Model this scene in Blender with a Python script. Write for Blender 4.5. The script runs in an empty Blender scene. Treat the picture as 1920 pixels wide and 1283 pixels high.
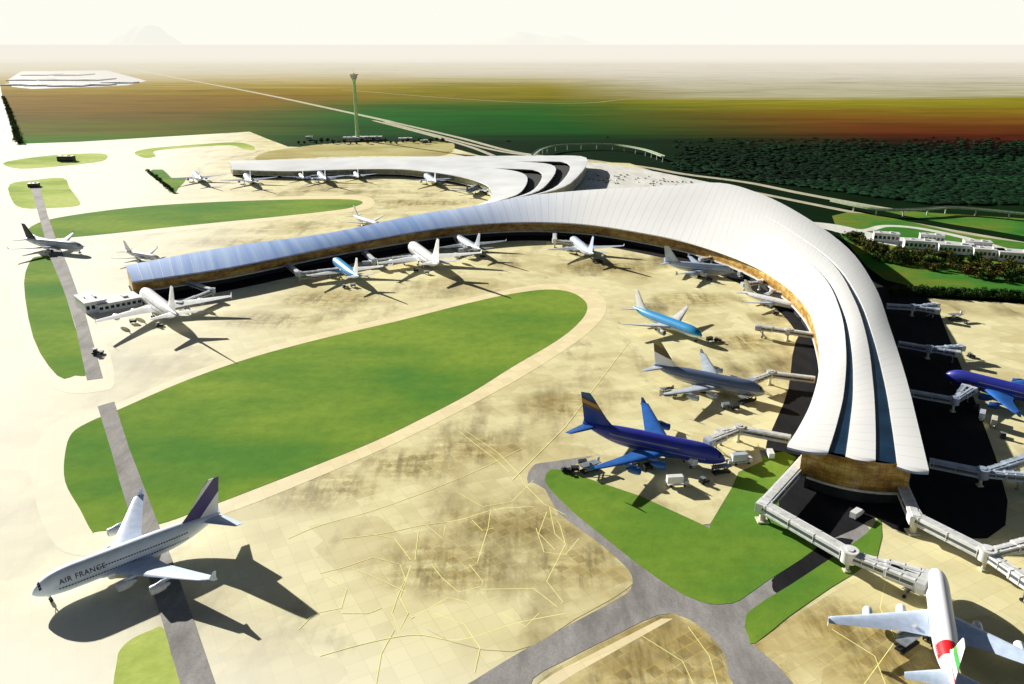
import bpy, bmesh, math, random
from mathutils import Vector, Matrix
random.seed(7)
R = math.radians
sc = bpy.context.scene
col = sc.collection
# ------------------------------------------------------------------ camera model
CAM_H, FPX, PITCH = 205.0, 1500.0, R(20.46)
CP, SP = math.cos(PITCH), math.sin(PITCH)
def g(px, py, h=0.0):
    """world point at height h seen at photograph pixel (1920 x 1283)"""
    x = (px - 960) / FPX; y = (641.5 - py) / FPX
    dz = -SP + y * CP; dy = CP + y * SP
    t = (h - CAM_H) / dz
    return Vector((x * t, dy * t, h))
cam = bpy.data.cameras.new("camera"); cam.sensor_width = 36; cam.lens = 36 * FPX / 1920
cam.clip_start = 1; cam.clip_end = 600000
co = bpy.data.objects.new("camera", cam); col.objects.link(co)
co.location = (0, 0, CAM_H); co.rotation_euler = (math.pi / 2 - PITCH, 0, 0)
sc.camera = co
# ------------------------------------------------------------------ light
SUN_EL = R(20.5); SUN_DIR = Vector((-0.70, 0.71, 0)).normalized()   # towards the sun, on the ground
sv = Vector((SUN_DIR.x * math.cos(SUN_EL), SUN_DIR.y * math.cos(SUN_EL), math.sin(SUN_EL)))
sun = bpy.data.lights.new("sun", 'SUN'); sun.energy = 9.0; sun.angle = R(0.5); sun.color = (1.0, 0.96, 0.87)
so = bpy.data.objects.new("sun", sun); col.objects.link(so)
so.rotation_euler = sv.to_track_quat('Z', 'Y').to_euler()
w = bpy.data.worlds.new("World"); sc.world = w; w.use_nodes = True
nt = w.node_tree; nt.nodes.clear()
out = nt.nodes.new('ShaderNodeOutputWorld')
sky = nt.nodes.new('ShaderNodeTexSky'); sky.sky_type = 'NISHITA'; sky.sun_disc = False
sky.sun_elevation = SUN_EL; sky.sun_rotation = math.atan2(SUN_DIR.x, SUN_DIR.y); sky.dust_density = 2.0
bg = nt.nodes.new('ShaderNodeBackground'); bg.inputs[1].default_value = 0.034
nt.links.new(sky.outputs[0], bg.inputs[0])
# bright haze bank low over the horizon
bg2 = nt.nodes.new('ShaderNodeBackground'); bg2.inputs[1].default_value = 1.0
tc = nt.nodes.new('ShaderNodeTexCoord'); sx = nt.nodes.new('ShaderNodeSeparateXYZ')
nt.links.new(tc.outputs['Generated'], sx.inputs[0])
hr = nt.nodes.new('ShaderNodeValToRGB')
for p_, c_ in ((0.0, (1.0, 0.98, 0.84)), (0.02, (1.0, 0.995, 0.93)), (0.05, (1.0, 1.0, 0.99))):
    e = hr.color_ramp.elements.new(p_); e.color = (*c_, 1)
hr.color_ramp.elements.remove(hr.color_ramp.elements[0]); hr.color_ramp.elements.remove(hr.color_ramp.elements[-1])
nt.links.new(sx.outputs[2], hr.inputs[0]); nt.links.new(hr.outputs[0], bg2.inputs[0])
mr = nt.nodes.new('ShaderNodeMapRange'); mr.inputs[1].default_value = 0.06; mr.inputs[2].default_value = 0.16
nt.links.new(sx.outputs[2], mr.inputs[0])
mx = nt.nodes.new('ShaderNodeMixShader')
nt.links.new(mr.outputs[0], mx.inputs[0]); nt.links.new(bg2.outputs[0], mx.inputs[1]); nt.links.new(bg.outputs[0], mx.inputs[2])
nt.links.new(mx.outputs[0], out.inputs[0])
sc.view_settings.view_transform = 'Standard'; sc.view_settings.look = 'None'; sc.view_settings.exposure = 0
sc.cycles.volume_bounces = 0; sc.cycles.max_bounces = 5; sc.cycles.diffuse_bounces = 2; sc.cycles.caustics_reflective = False

# ------------------------------------------------------------------ materials
def lin(c):
    return tuple(((v / 255) / 12.92 if v / 255 < 0.04045 else ((v / 255 + .055) / 1.055) ** 2.4) for v in c)
class NM:
    def __init__(s, name, rough=0.8, metal=0.0, spec=0.3):
        s.m = bpy.data.materials.new(name); s.m.use_nodes = True; s.t = s.m.node_tree
        s.b = s.t.nodes['Principled BSDF']; s.b.inputs['Roughness'].default_value = rough
        s.b.inputs['Metallic'].default_value = metal; s.b.inputs['Specular IOR Level'].default_value = spec
        s.co = None
    def coord(s, kind='Object', scale=(1, 1, 1), rot=0.0):
        c = s.t.nodes.new('ShaderNodeTexCoord'); mp = s.t.nodes.new('ShaderNodeMapping')
        mp.inputs['Scale'].default_value = scale; mp.inputs['Rotation'].default_value = (0, 0, rot)
        s.t.links.new(c.outputs[kind], mp.inputs[0]); return mp.outputs[0]
    def noise(s, vec, scale, detail=4, rough=.55):
        n = s.t.nodes.new('ShaderNodeTexNoise'); n.inputs['Scale'].default_value = scale
        n.inputs['Detail'].default_value = detail; n.inputs['Roughness'].default_value = rough
        s.t.links.new(vec, n.inputs['Vector']); return n.outputs['Fac']
    def ramp(s, fac, stops, interp='LINEAR'):
        r = s.t.nodes.new('ShaderNodeValToRGB'); r.color_ramp.interpolation = interp
        els = r.color_ramp.elements
        while len(els) > 1: els.remove(els[-1])
        els[0].position = stops[0][0]; els[0].color = (*stops[0][1], 1) if hasattr(stops[0][1], '__len__') else (stops[0][1],) * 3 + (1,)
        for p, c in stops[1:]:
            e = els.new(p); e.color = (*c, 1) if hasattr(c, '__len__') else (c, c, c, 1)
        s.t.links.new(fac, r.inputs[0]); return r.outputs[0]
    def mix(s, fac, a, b, mode='MIX'):
        m = s.t.nodes.new('ShaderNodeMix'); m.data_type = 'RGBA'; m.blend_type = mode
        for v, i in ((fac, 0), (a, 6), (b, 7)):
            if hasattr(v, 'is_linked'): s.t.links.new(v, m.inputs[i])
            elif hasattr(v, '__len__'): m.inputs[i].default_value = (*v, 1)
            else: m.inputs[i].default_value = v
        return m.outputs[2]
    def math(s, op, a, b=None, c=None):
        m = s.t.nodes.new('ShaderNodeMath'); m.operation = op
        for i, v in enumerate((a, b, c)):
            if v is None: continue
            if hasattr(v, 'is_linked'): s.t.links.new(v, m.inputs[i])
            else: m.inputs[i].default_value = v
        return m.outputs[0]
    def rng(s, v, a, b, c=0.0, d=1.0):
        m = s.t.nodes.new('ShaderNodeMapRange')
        s.t.links.new(v, m.inputs[0])
        for i, k in enumerate((a, b, c, d)): m.inputs[i + 1].default_value = k
        return m.outputs[0]
    def sep(s, vec):
        n = s.t.nodes.new('ShaderNodeSeparateXYZ'); s.t.links.new(vec, n.inputs[0]); return n.outputs
    def bump(s, h, strength=.3, dist=.1):
        b = s.t.nodes.new('ShaderNodeBump'); b.inputs['Strength'].default_value = strength; b.inputs['Distance'].default_value = dist
        s.t.links.new(h, b.inputs['Height']); s.t.links.new(b.outputs[0], s.b.inputs['Normal'])
    def base(s, c):
        if hasattr(c, 'is_linked'): s.t.links.new(c, s.b.inputs['Base Color'])
        else: s.b.inputs['Base Color'].default_value = (*c, 1)
        return s.m
def plain(name, c, rough=.5, metal=0.0, var=.12, scale=.4, spec=.4):
    n = NM(name, rough, metal, spec); v = n.coord()
    f = n.noise(v, scale, 5)
    d = tuple(x * (1 - var * 1.6) for x in c)
    return n.base(n.mix(n.rng(f, .35, .7), c, d))
M = {}
M['white'] = plain('white_paint', (.86, .87, .88), .35)
M['offwhite'] = plain('off_white_paint', (.74, .75, .74), .5, var=.2)
M['cream'] = plain('cream_paint', (.78, .75, .60), .6, var=.25)
M['steel'] = plain('grey_steel', (.30, .34, .38), .5, .2, var=.3)
M['dark'] = plain('dark_metal', (.02, .022, .026), .6)
M['black'] = plain('black_rubber', (.012, .012, .012), .8)
M['glass'] = plain('dark_glass', (.015, .025, .035), .12, spec=.6)
M['blueglass'] = plain('blue_glass', (.012, .04, .085), .25, spec=.5, var=.3, scale=.05)
M['nacelle'] = plain('nacelle_paint', (.80, .82, .84), .4)
M['navy'] = plain('navy_paint', (.014, .035, .23), .3, scale=.15, var=.3)
M['navy_light'] = plain('bright_blue_paint', (.035, .16, .55), .35, scale=.1, var=.3)
M['cyan'] = plain('cyan_paint', (.03, .42, .66), .35, scale=.15)
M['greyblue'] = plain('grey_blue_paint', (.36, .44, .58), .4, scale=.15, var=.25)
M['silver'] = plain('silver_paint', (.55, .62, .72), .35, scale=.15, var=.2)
M['yellow'] = plain('yellow_marking', (1.0, .96, .36), .7, var=.08, scale=.1)
M['red'] = plain('red_paint', (.65, .03, .03), .5)
def strip_mat():
    n = NM('cabin_windows', .3, 0, .4); y = n.sep(n.coord())[1]
    f = n.math('LESS_THAN', n.math('FRACT', n.math('DIVIDE', y, 1.05)), .62)
    return n.base(n.mix(f, (.6, .64, .72), (.015, .02, .035)))
M['bridge_glass'] = plain('bridge_glazing', (.10, .13, .16), .2)
M['window_strip'] = strip_mat()
M['text'] = plain('navy_lettering', (.012, .014, .07), .5)
M['trunk'] = plain('bark', (.09, .06, .035), .9)
M['redcar'] = plain('red_car_paint', (.4, .03, .02), .3)

def split_z(name, upper, lower, zcut, soft=.3, rough=.35):
    n = NM(name, rough, 0, .45); v = n.coord(); z = n.sep(v)[2]
    f = n.rng(z, zcut - soft, zcut + soft)
    k = n.noise(v, .15, 4)
    c = n.mix(f, lower, upper)
    return n.base(n.mix(n.rng(k, .4, .75), c, n.mix(.35, c, (0.05, 0.06, 0.08)), 'MIX') if False else n.mix(n.rng(k, .4, .8, 0, .25), c, (.1, .12, .16)))
M['jumbo_white'] = split_z('white_fuselage_blue_shade', (.80, .88, .98), (.66, .78, .95), 7.5, 1.5)  # blue of the shaded flank mixed into the white paint
M['cyan_body'] = split_z('cyan_over_white_fuselage', (.025, .33, .72), (.70, .80, .86), 5.0)
M['navy_body'] = split_z('navy_fuselage', (.022, .032, .34), (.03, .12, .42), 3.6, 2)
M['grey_body'] = split_z('grey_navy_fuselage', (.12, .17, .30), (.62, .68, .74), 7.0, .5)
M['pale_body'] = split_z('pale_blue_fuselage', (.48, .58, .76), (.70, .74, .80), 5.5, 1)
def tail_band():
    n = NM('white_fuselage_red_tail_patch', .35, 0, .4); x, y, z = n.sep(n.coord())
    f = n.math('MULTIPLY', n.math('MULTIPLY', n.math('LESS_THAN', y, -15.5), n.math('GREATER_THAN', y, -22.5)), n.math('GREATER_THAN', z, 8.2))
    return n.base(n.mix(f, (.84, .85, .88), (.70, .015, .02)))
M['white_red'] = tail_band()
M['wing_blue'] = plain('pale_blue_wing', (.62, .74, .95), .4, var=.12)
def fin_mat(name, stops, slope=.55, lo=0, hi=1):
    n = NM(name, .4, 0, .4); v = n.coord(); x, y, z = n.sep(v)
    f = n.rng(n.math('ADD', n.math('MULTIPLY', y, slope), z), lo, hi)
    return n.base(n.ramp(f, stops, 'CONSTANT'))
NV = (.075, .06, .20); WH = (.82, .84, .88)
M['fin_stripe'] = fin_mat('striped_fin', [(0, WH), (.14, NV), (.42, WH), (.50, (.3, .28, .5)), (.56, WH), (.93, NV)], 1.0, -20, 8)
M['fin_red_green'] = fin_mat('red_green_fin', [(0, (.7, .02, .03)), (.22, WH), (.45, (.03, .32, .06)), (.75, WH)], 0.0, 9, 24)
M['fin_gold'] = fin_mat('navy_gold_fin', [(0, (.015, .05, .28)), (.35, (.10, .07, .10)), (.45, (.45, .25, .05)), (.58, (.03, .04, .12)), (.7, (.02, .12, .3))], .25, 6, 21)
M['fin_dark'] = fin_mat('dark_top_fin', [(0, WH), (.3, (.10, .08, .05)), (.62, (.25, .22, .10)), (.85, WH)], .3, 4, 20)

# concrete apron
def concrete(name, c, stain, dark, amt=1.0, painted_haze=True, zones=None):
    n = NM(name, .9, 0, .1); v = n.coord()
    a = n.noise(n.coord(scale=(.006, .011, 1), rot=R(-22)), 1.0, 6, .62)
    b = n.noise(n.coord(scale=(.045, .012, 1), rot=R(62)), 1.0, 5, .6)
    d = n.noise(v, .02, 6, .6)
    cc = n.mix(n.rng(a, .50, .72, 0, .9 * amt), c, stain)
    cc = n.mix(n.rng(n.math('MULTIPLY', a, b), .27, .42, 0, .85 * amt), cc, dark)
    cc = n.mix(n.rng(d, .45, .75, 0, .45 * amt), cc, stain)
    br = n.t.nodes.new('ShaderNodeTexBrick'); n.t.links.new(n.coord(scale=(1, 1, 1), rot=R(-28)), br.inputs['Vector'])
    br.offset = 0; br.inputs['Scale'].default_value = 1; br.inputs['Brick Width'].default_value = 7.5; br.inputs['Row Height'].default_value = 7.5
    br.inputs['Mortar Size'].default_value = .12; br.inputs['Mortar Smooth'].default_value = .5
    br.inputs['Color1'].default_value = (1, 1, 1, 1); br.inputs['Color2'].default_value = (.86, .85, .82, 1); br.inputs['Mortar'].default_value = (.72, .70, .62, 1)
    cc = n.mix(.8, cc, br.outputs[0], 'MULTIPLY')
    # blotches of repaired slabs
    vo = n.t.nodes.new('ShaderNodeTexVoronoi'); vo.distance = 'CHEBYCHEV'; vo.inputs['Scale'].default_value = 1
    n.t.links.new(n.coord(scale=(.022, .035, 1), rot=R(-28)), vo.inputs['Vector'])
    vs = n.sep(vo.outputs['Color'])[0]
    cc = n.mix(n.rng(vs, .72, .78, 0, .30 * amt), cc, stain)
    if zones:
        tot = None
        for zx, zy, rad, ax in zones:
            p_ = g(zx, zy); mp = n.t.nodes.new('ShaderNodeMapping'); mp.inputs['Location'].default_value = (-p_.x, -p_.y, 0)
            n.t.links.new(v, mp.inputs[0])
            m2 = n.t.nodes.new('ShaderNodeMapping'); m2.inputs['Rotation'].default_value = (0, 0, R(-35)); m2.inputs['Scale'].default_value = (1 / (rad * ax), 1 / rad, 0)
            n.t.links.new(mp.outputs[0], m2.inputs[0])
            ln = n.t.nodes.new('ShaderNodeVectorMath'); ln.operation = 'LENGTH'; n.t.links.new(m2.outputs[0], ln.inputs[0])
            f = n.rng(ln.outputs['Value'], 1.0, .35)
            tot = f if tot is None else n.math('MAXIMUM', tot, f)
        s1 = n.noise(n.coord(scale=(.03, .16, 1), rot=R(-35)), 1, 7, .72)
        s2 = n.noise(n.coord(scale=(.12, .02, 1), rot=R(-35)), 1, 6, .7)
        w_ = n.math('MULTIPLY', tot, n.rng(s1, .40, .58)); w2 = n.math('MULTIPLY', tot, n.rng(s2, .48, .62))
        cc = n.mix(n.math('MULTIPLY', w_, .8), cc, stain); cc = n.mix(n.math('MULTIPLY', w2, .6), cc, dark)
        b3 = n.t.nodes.new('ShaderNodeTexBrick'); n.t.links.new(n.coord(rot=R(-35)), b3.inputs['Vector'])
        b3.offset = 0; b3.inputs['Scale'].default_value = 1; b3.inputs['Brick Width'].default_value = 5; b3.inputs['Row Height'].default_value = 5
        b3.inputs['Mortar Size'].default_value = .25; b3.inputs['Color1'].default_value = (.45, .40, .30, 1); b3.inputs['Color2'].default_value = (1, 1, 1, 1); b3.inputs['Mortar'].default_value = (1.0, .92, .55, 1)
        cc = n.mix(n.math('MULTIPLY', tot, .6), cc, n.mix(1.0, cc, b3.outputs[0], 'MULTIPLY'))
    if painted_haze:
        x, y, z = n.sep(v)
        # bright haze painted as paler concrete to the west and the south-west corner
        u = n.math('ADD', x, n.math('MULTIPLY', y, .32))
        f = n.rng(u, 40, -170, 0, 1)
        f2 = n.rng(n.math('ADD', y, n.math('MULTIPLY', x, .45)), 235, 150, 0, 1)
        f = n.math('MAXIMUM', f, f2)
        cc = n.mix(n.math('MULTIPLY', f, .82), cc, (.95, .93, .83))
    return n.base(cc)
M['apron'] = concrete('apron_concrete', (.84, .775, .46), (.47, .38, .16), (.17, .135, .06), zones=[(590, 915, 26, 1.6), (770, 870, 22, 1.6), (900, 840, 24, 1.6), (960, 985, 26, 1.8), (1090, 1060, 24, 1.5), (850, 1060, 26, 1.6), (1060, 760, 26, 1.4), (1130, 500, 30, 2), (1400, 640, 26, 1.4), (620, 560, 30, 2.0), (500, 600, 26, 2.0), (1300, 560, 26, 1.8), (450, 455, 34, 3), (780, 380, 34, 3), (1380, 1200, 30, 1.6)])
M['apron_dark'] = concrete('stained_concrete', (.80, .72, .40), (.46, .35, .13), (.15, .11, .04), 1.15, False, zones=[(1290, 1230, 30, 1.5), (1230, 1280, 24, 1.5), (1600, 1180, 20, 1.5), (1660, 1250, 20, 1.5)])
M['band'] = concrete('taxiway_concrete', (.92, .80, .50), (.80, .66, .36), (.6, .5, .3), .35, True)
def grass_mat(name, a, b, c):
    n = NM(name, 1, 0, .05); v = n.coord()
    f = n.noise(n.coord(scale=(.006, .012, 1)), 1, 5); k = n.noise(v, .12, 6, .7)
    cc = n.ramp(f, [(.36, a), (.47, b), (.60, c)])
    cc = n.mix(n.rng(k, .3, .7, 0, .4), cc, tuple(x * .55 for x in a))
    n.bump(k, .5, .4)
    return n.base(cc)
M['grass'] = grass_mat('mown_grass', (.095, .25, .035), (.16, .295, .035), (.25, .37, .045))
M['grass_dry'] = grass_mat('pale_grass', (.28, .42, .06), (.45, .56, .12), (.6, .68, .2))
M['tan'] = grass_mat('dry_ground', (.42, .36, .12), (.52, .46, .18), (.62, .56, .26))
M['grass_green'] = grass_mat('fresh_grass', (.03, .17, .02), (.07, .24, .03), (.22, .24, .03))
def asphalt_mat(name, a, b, sc_=.08):
    n = NM(name, .9, 0, .15); v = n.coord(scale=(1, .35, 1), rot=R(30))
    f = n.noise(v, sc_, 7, .7); k = n.noise(n.coord(), .9, 3)
    cc = n.mix(n.rng(f, .35, .68), a, b); cc = n.mix(n.rng(k, .4, .7, 0, .3), cc, tuple(x * .6 for x in a))
    return n.base(cc)
M['asphalt'] = asphalt_mat('grey_asphalt', (.22, .21, .20), (.42, .41, .40))
M['ground_shade'] = asphalt_mat('painted_ground_shade', (.006, .006, .008), (.018, .018, .022))  # near-black ground tone that stands in for shade
M['road'] = asphalt_mat('pale_road', (.42, .40, .28), (.62, .58, .42))
M['plaza'] = asphalt_mat('plaza_paving', (.62, .62, .56), (.86, .86, .82), .05)
# open country, distance haze painted in as beige far colours
def country():
    n = NM('open_country', 1, 0, .02); v = n.coord(); x, y, z = n.sep(v)
    st = n.noise(n.coord(scale=(.0006, .0045, 1)), 1, 6, .62)
    big = n.noise(n.coord(scale=(.00035, .0007, 1)), 1, 3)
    fine = n.noise(n.coord(scale=(.004, .02, 1)), 1, 6, .65)
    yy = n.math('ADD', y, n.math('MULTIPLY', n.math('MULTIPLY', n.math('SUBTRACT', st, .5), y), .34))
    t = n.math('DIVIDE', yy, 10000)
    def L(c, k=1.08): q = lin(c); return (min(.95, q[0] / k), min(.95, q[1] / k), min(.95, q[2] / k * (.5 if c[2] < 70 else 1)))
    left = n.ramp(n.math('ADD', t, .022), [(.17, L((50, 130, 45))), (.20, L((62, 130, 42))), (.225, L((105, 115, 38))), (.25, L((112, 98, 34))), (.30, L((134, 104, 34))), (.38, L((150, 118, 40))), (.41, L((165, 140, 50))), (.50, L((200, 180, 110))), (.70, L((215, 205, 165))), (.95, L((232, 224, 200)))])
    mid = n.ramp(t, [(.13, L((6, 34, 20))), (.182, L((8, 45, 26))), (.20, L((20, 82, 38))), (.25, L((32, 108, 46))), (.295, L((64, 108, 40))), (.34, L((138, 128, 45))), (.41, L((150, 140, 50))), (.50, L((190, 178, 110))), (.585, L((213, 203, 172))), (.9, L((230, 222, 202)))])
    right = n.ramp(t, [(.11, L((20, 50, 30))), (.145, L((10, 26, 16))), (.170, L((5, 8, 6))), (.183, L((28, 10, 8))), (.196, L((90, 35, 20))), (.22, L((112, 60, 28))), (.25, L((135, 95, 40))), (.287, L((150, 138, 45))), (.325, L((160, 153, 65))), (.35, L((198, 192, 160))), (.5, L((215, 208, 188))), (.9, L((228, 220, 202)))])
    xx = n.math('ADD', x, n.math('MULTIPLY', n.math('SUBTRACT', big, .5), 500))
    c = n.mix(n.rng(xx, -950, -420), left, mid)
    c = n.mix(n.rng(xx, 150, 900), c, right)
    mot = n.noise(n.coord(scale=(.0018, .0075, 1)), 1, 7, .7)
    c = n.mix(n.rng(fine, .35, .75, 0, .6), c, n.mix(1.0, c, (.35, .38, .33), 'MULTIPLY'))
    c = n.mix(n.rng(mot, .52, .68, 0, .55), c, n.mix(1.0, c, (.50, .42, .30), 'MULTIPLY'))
    return n.base(c)
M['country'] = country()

# ------------------------------------------------------------------ geometry helpers
class MB:
    def __init__(s): s.b = bmesh.new(); s.uv = s.b.loops.layers.uv.new('UVMap')
    def face(s, pts):
        return s.b.faces.new([s.b.verts.new(p) for p in pts])
    def box(s, c, d, rz=0.0, bevel=0.0):
        r = bmesh.ops.create_cube(s.b, size=1); vs = r['verts']
        bmesh.ops.scale(s.b, vec=d, verts=vs)
        if bevel:
            es = list({e for v_ in vs for e in v_.link_edges})
            q = bmesh.ops.bevel(s.b, geom=es, offset=bevel, segments=2, affect='EDGES'); vs = list({v_ for f in q['faces'] for v_ in f.verts} | {v_ for v_ in vs if v_.is_valid})
        bmesh.ops.rotate(s.b, cent=(0, 0, 0), matrix=Matrix.Rotation(rz, 3, 'Z'), verts=vs)
        bmesh.ops.translate(s.b, vec=c, verts=vs); return s
    def beam(s, a, b, wd, ht, ends=True):
        a = Vector(a); b = Vector(b); d = (b - a).normalized()
        sd = d.cross(Vector((0, 0, 1)))
        sd = Vector((1, 0, 0)) if sd.length < 1e-4 else sd.normalized()
        up = sd.cross(d).normalized()
        vs = []
        for p in (a, b):
            for i, j in ((-1, -1), (1, -1), (1, 1), (-1, 1)):
                vs.append(s.b.verts.new(p + sd * wd / 2 * i + up * ht / 2 * j))
        for i in range(4):
            k = (i + 1) % 4; s.b.faces.new((vs[i], vs[k], vs[4 + k], vs[4 + i]))
        s.b.faces.new(vs[3::-1]); s.b.faces.new(vs[4:]); return s
    def cyl(s, c, r, h, r2=None, seg=16):
        r2 = r if r2 is None else r2
        q = bmesh.ops.create_cone(s.b, cap_ends=True, segments=seg, radius1=r, radius2=r2, depth=h)
        bmesh.ops.translate(s.b, vec=Vector(c) + Vector((0, 0, h / 2)), verts=q['verts']); return s
    def loft(s, rings, close=True, caps=True, uvs=None):
        R_ = [[s.b.verts.new(p) for p in r] for r in rings]
        n = len(rings[0]); m = n if close else n - 1
        for i in range(len(R_) - 1):
            for j in range(m):
                k = (j + 1) % n
                f = s.b.faces.new((R_[i][j], R_[i][k], R_[i + 1][k], R_[i + 1][j]))
                if uvs:
                    for lp, (a, b_) in zip(f.loops, ((i, j), (i, k), (i + 1, k), (i + 1, j))): lp[s.uv].uv = uvs[a][b_]
        if caps and close:
            s.b.faces.new(R_[0][::-1]); s.b.faces.new(R_[-1])
        return s
    def poly(s, pts, h=0.0):
        s.face([Vector((p[0], p[1], p[2])) for p in pts]); return s
    def mesh(s, name, smooth=0, fix=True):
        if fix: bmesh.ops.recalc_face_normals(s.b, faces=s.b.faces)
        me = bpy.data.meshes.new(name); s.b.to_mesh(me); s.b.free()
        if smooth:
            me.polygons.foreach_set('use_smooth', [True] * len(me.polygons))
            try: me.set_sharp_from_angle(angle=R(smooth))
            except Exception: pass
        return me
    def build(s, name, mat, parent=None, smooth=0, loc=None, fix=True):
        return obj(name, s.mesh(name, smooth, fix), mat, parent, loc)
def obj(name, me, mat, parent=None, loc=None, rz=0):
    o = bpy.data.objects.new(name, me); col.objects.link(o)
    if mat is not None:
        if len(me.materials) == 0: me.materials.append(mat)
        if me.materials[0] != mat:
            o.material_slots[0].link = 'OBJECT'; o.material_slots[0].material = mat
    if parent: o.parent = parent
    if loc is not None: o.location = loc
    o.rotation_euler[2] = rz
    return o
def tag(o, label=None, cat=None, group=None, kind=None):
    if label: o['label'] = label
    if cat: o['category'] = cat
    if group: o['group'] = group
    if kind: o['kind'] = kind
    return o
def thing(name, label, cat, loc=(0, 0, 0), rz=0, group=None):
    o = bpy.data.objects.new(name, None); col.objects.link(o); o.empty_display_size = 2
    o.location = loc; o.rotation_euler[2] = rz
    return tag(o, label, cat, group)
def smooth_path(pts, n=6, closed=False):
    P = [Vector(p) for p in pts]; N = len(P); out = []
    rng_ = range(N if closed else N - 1)
    for i in rng_:
        if closed: a, b, c, d = P[(i - 1) % N], P[i], P[(i + 1) % N], P[(i + 2) % N]
        else: a, b, c, d = P[max(i - 1, 0)], P[i], P[i + 1], P[min(i + 2, N - 1)]
        for k in range(n):
            t = k / n
            out.append(.5 * ((2 * b) + (c - a) * t + (2 * a - 5 * b + 4 * c - d) * t * t + (3 * b - a - 3 * c + d) * t ** 3))
    if not closed: out.append(P[-1])
    return out
def patch(name, px, mat, z, sm=0, thick=0.0):
    """flat ground patch with the given outline"""
    pts = [(*g(x, y, z)[:2], z) for x, y in px]
    if sm: pts = smooth_path(pts, sm, True)
    m = MB()
    if thick:
        lo = [Vector((p[0], p[1], z - thick)) for p in pts]
        up = [Vector((p[0], p[1], z)) for p in pts]
        m.loft([lo, up], caps=False); m.b.faces.new([m.b.verts.new(p) for p in up])
    else: m.poly(pts)
    o = m.build(name, mat); o['kind'] = 'structure'
    for p in o.data.polygons:
        pass
    return o
def strip(name, px, width, mat, z, sm=6, kind='structure', h=0):
    c = [g(x, y, h) for x, y in px]
    c = [Vector((p.x, p.y, z)) for p in c]
    if sm: c = smooth_path(c, sm)
    m = MB(); L = []; 
    for i, p in enumerate(c):
        t = (c[min(i + 1, len(c) - 1)] - c[max(i - 1, 0)]).normalized(); nrm = Vector((-t.y, t.x, 0))
        wd = width if not callable(width) else width(i / (len(c) - 1))
        L.append([p + nrm * wd / 2, p - nrm * wd / 2])
    m.loft(L, close=False); o = m.build(name, mat)
    if kind: o['kind'] = kind
    return o

# ------------------------------------------------------------------ ground
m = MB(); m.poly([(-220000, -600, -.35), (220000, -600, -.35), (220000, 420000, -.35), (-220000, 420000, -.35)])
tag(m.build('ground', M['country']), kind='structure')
# apron sheet (everything paved)
apron_px = [(-700, 262), (36, 270), (150, 266), (350, 254), (468, 247), (500, 260), (540, 275), (600, 277), (640, 268), (800, 266), (850, 278), (900, 292), (1010, 300), (1180, 306), (1250, 330), (1400, 360), (1520, 420), (1640, 530), (1700, 556), (1920, 570), (2500, 590)]
pts = [g(x, y, 0) for x, y in apron_px] + [Vector((900, 500, 0)), Vector((700, 20, 0)), Vector((-700, 20, 0)), Vector((-2200, 900, 0))]
m = MB(); m.poly([(p.x, p.y, -.10) for p in pts]); tag(m.build('apron', M['apron']), kind='structure')
# far west pavement running away to the horizon side
patch('runway', [(-900, 262), (36, 270), (5, 185), (-2, 150), (-6, 128), (-700, 128)], M['band'], -.2)
# light taxiway bands and grass islands
G1 = [(218, 770), (350, 713), (480, 668), (620, 631), (750, 601), (880, 568), (960, 551), (1025, 543), (1070, 548), (1097, 565), (1099, 585), (1080, 610), (1040, 641), (960, 688), (880, 738), (780, 790), (700, 828), (600, 869), (480, 916), (385, 952), (290, 985), (186, 996), (172, 996), (150, 955), (122, 903), (122, 850), (135, 812), (170, 790)]
B1 = [(205, 762), (340, 705), (470, 660), (610, 622), (750, 591), (880, 559), (960, 541), (1030, 532), (1090, 538), (1130, 556), (1136, 585), (1110, 618), (1060, 656), (980, 706), (890, 756), (790, 808), (700, 850), (600, 893), (480, 942), (390, 975), (300, 1010), (200, 1040), (120, 1035), (85, 990), (65, 930), (60, 860), (85, 808), (130, 780)]
patch('taxiway_band', B1, M['band'], -.04, 4)
patch('grass_island', G1, M['grass'], .05, 4, .12)
patch('taxiway_band', [(50, 425), (120, 402), (250, 383), (400, 372), (560, 368), (670, 367), (700, 375), (690, 392), (600, 404), (440, 422), (300, 437), (180, 449), (85, 456), (45, 445)], M['band'], -.04, 4)
patch('grass_island', [(58, 425), (110, 408), (250, 389), (400, 379), (560, 374), (655, 374), (680, 380), (650, 391), (560, 402), (440, 414), (300, 428), (180, 441), (95, 447), (60, 438)], M['grass'], .05, 4, .12)
patch('taxiway_band', [(48, 480), (100, 462), (165, 560), (215, 700), (180, 735), (95, 725), (45, 645), (22, 540)], M['band'], -.045, 4)
patch('grass_island', [(57, 489), (72, 481), (97, 484), (118, 540), (140, 610), (163, 695), (141, 704), (107, 704), (62, 632), (45, 531)], M['grass'], .05, 3, .12)
patch('grass_island', [(18, 346), (60, 338), (118, 334), (130, 352), (148, 376), (145, 386), (95, 390), (42, 390), (22, 375)], M['grass_dry'], .05, 3, .12)
patch('grass_island', [(13, 303), (100, 291), (190, 288), (200, 297), (175, 305), (60, 316), (16, 313)], M['grass_dry'], .05, 3, .12)
patch('grass_island', [(252, 286), (285, 278), (370, 271), (440, 267), (470, 272), (478, 281), (455, 279), (430, 272), (350, 277), (290, 283), (292, 293), (270, 296)], M['grass_dry'], .05, 3, .12)
patch('grass_island', [(275, 323), (305, 318), (322, 334), (350, 334), (335, 352), (326, 363), (312, 350)], M['grass'], .05, 2, .12)
patch('grass_island', [(220, 1330), (219, 1240), (228, 1215), (250, 1196), (285, 1181), (306, 1177), (322, 1230), (345, 1330)], M['grass_dry'], .05, 3, .12)
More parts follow.
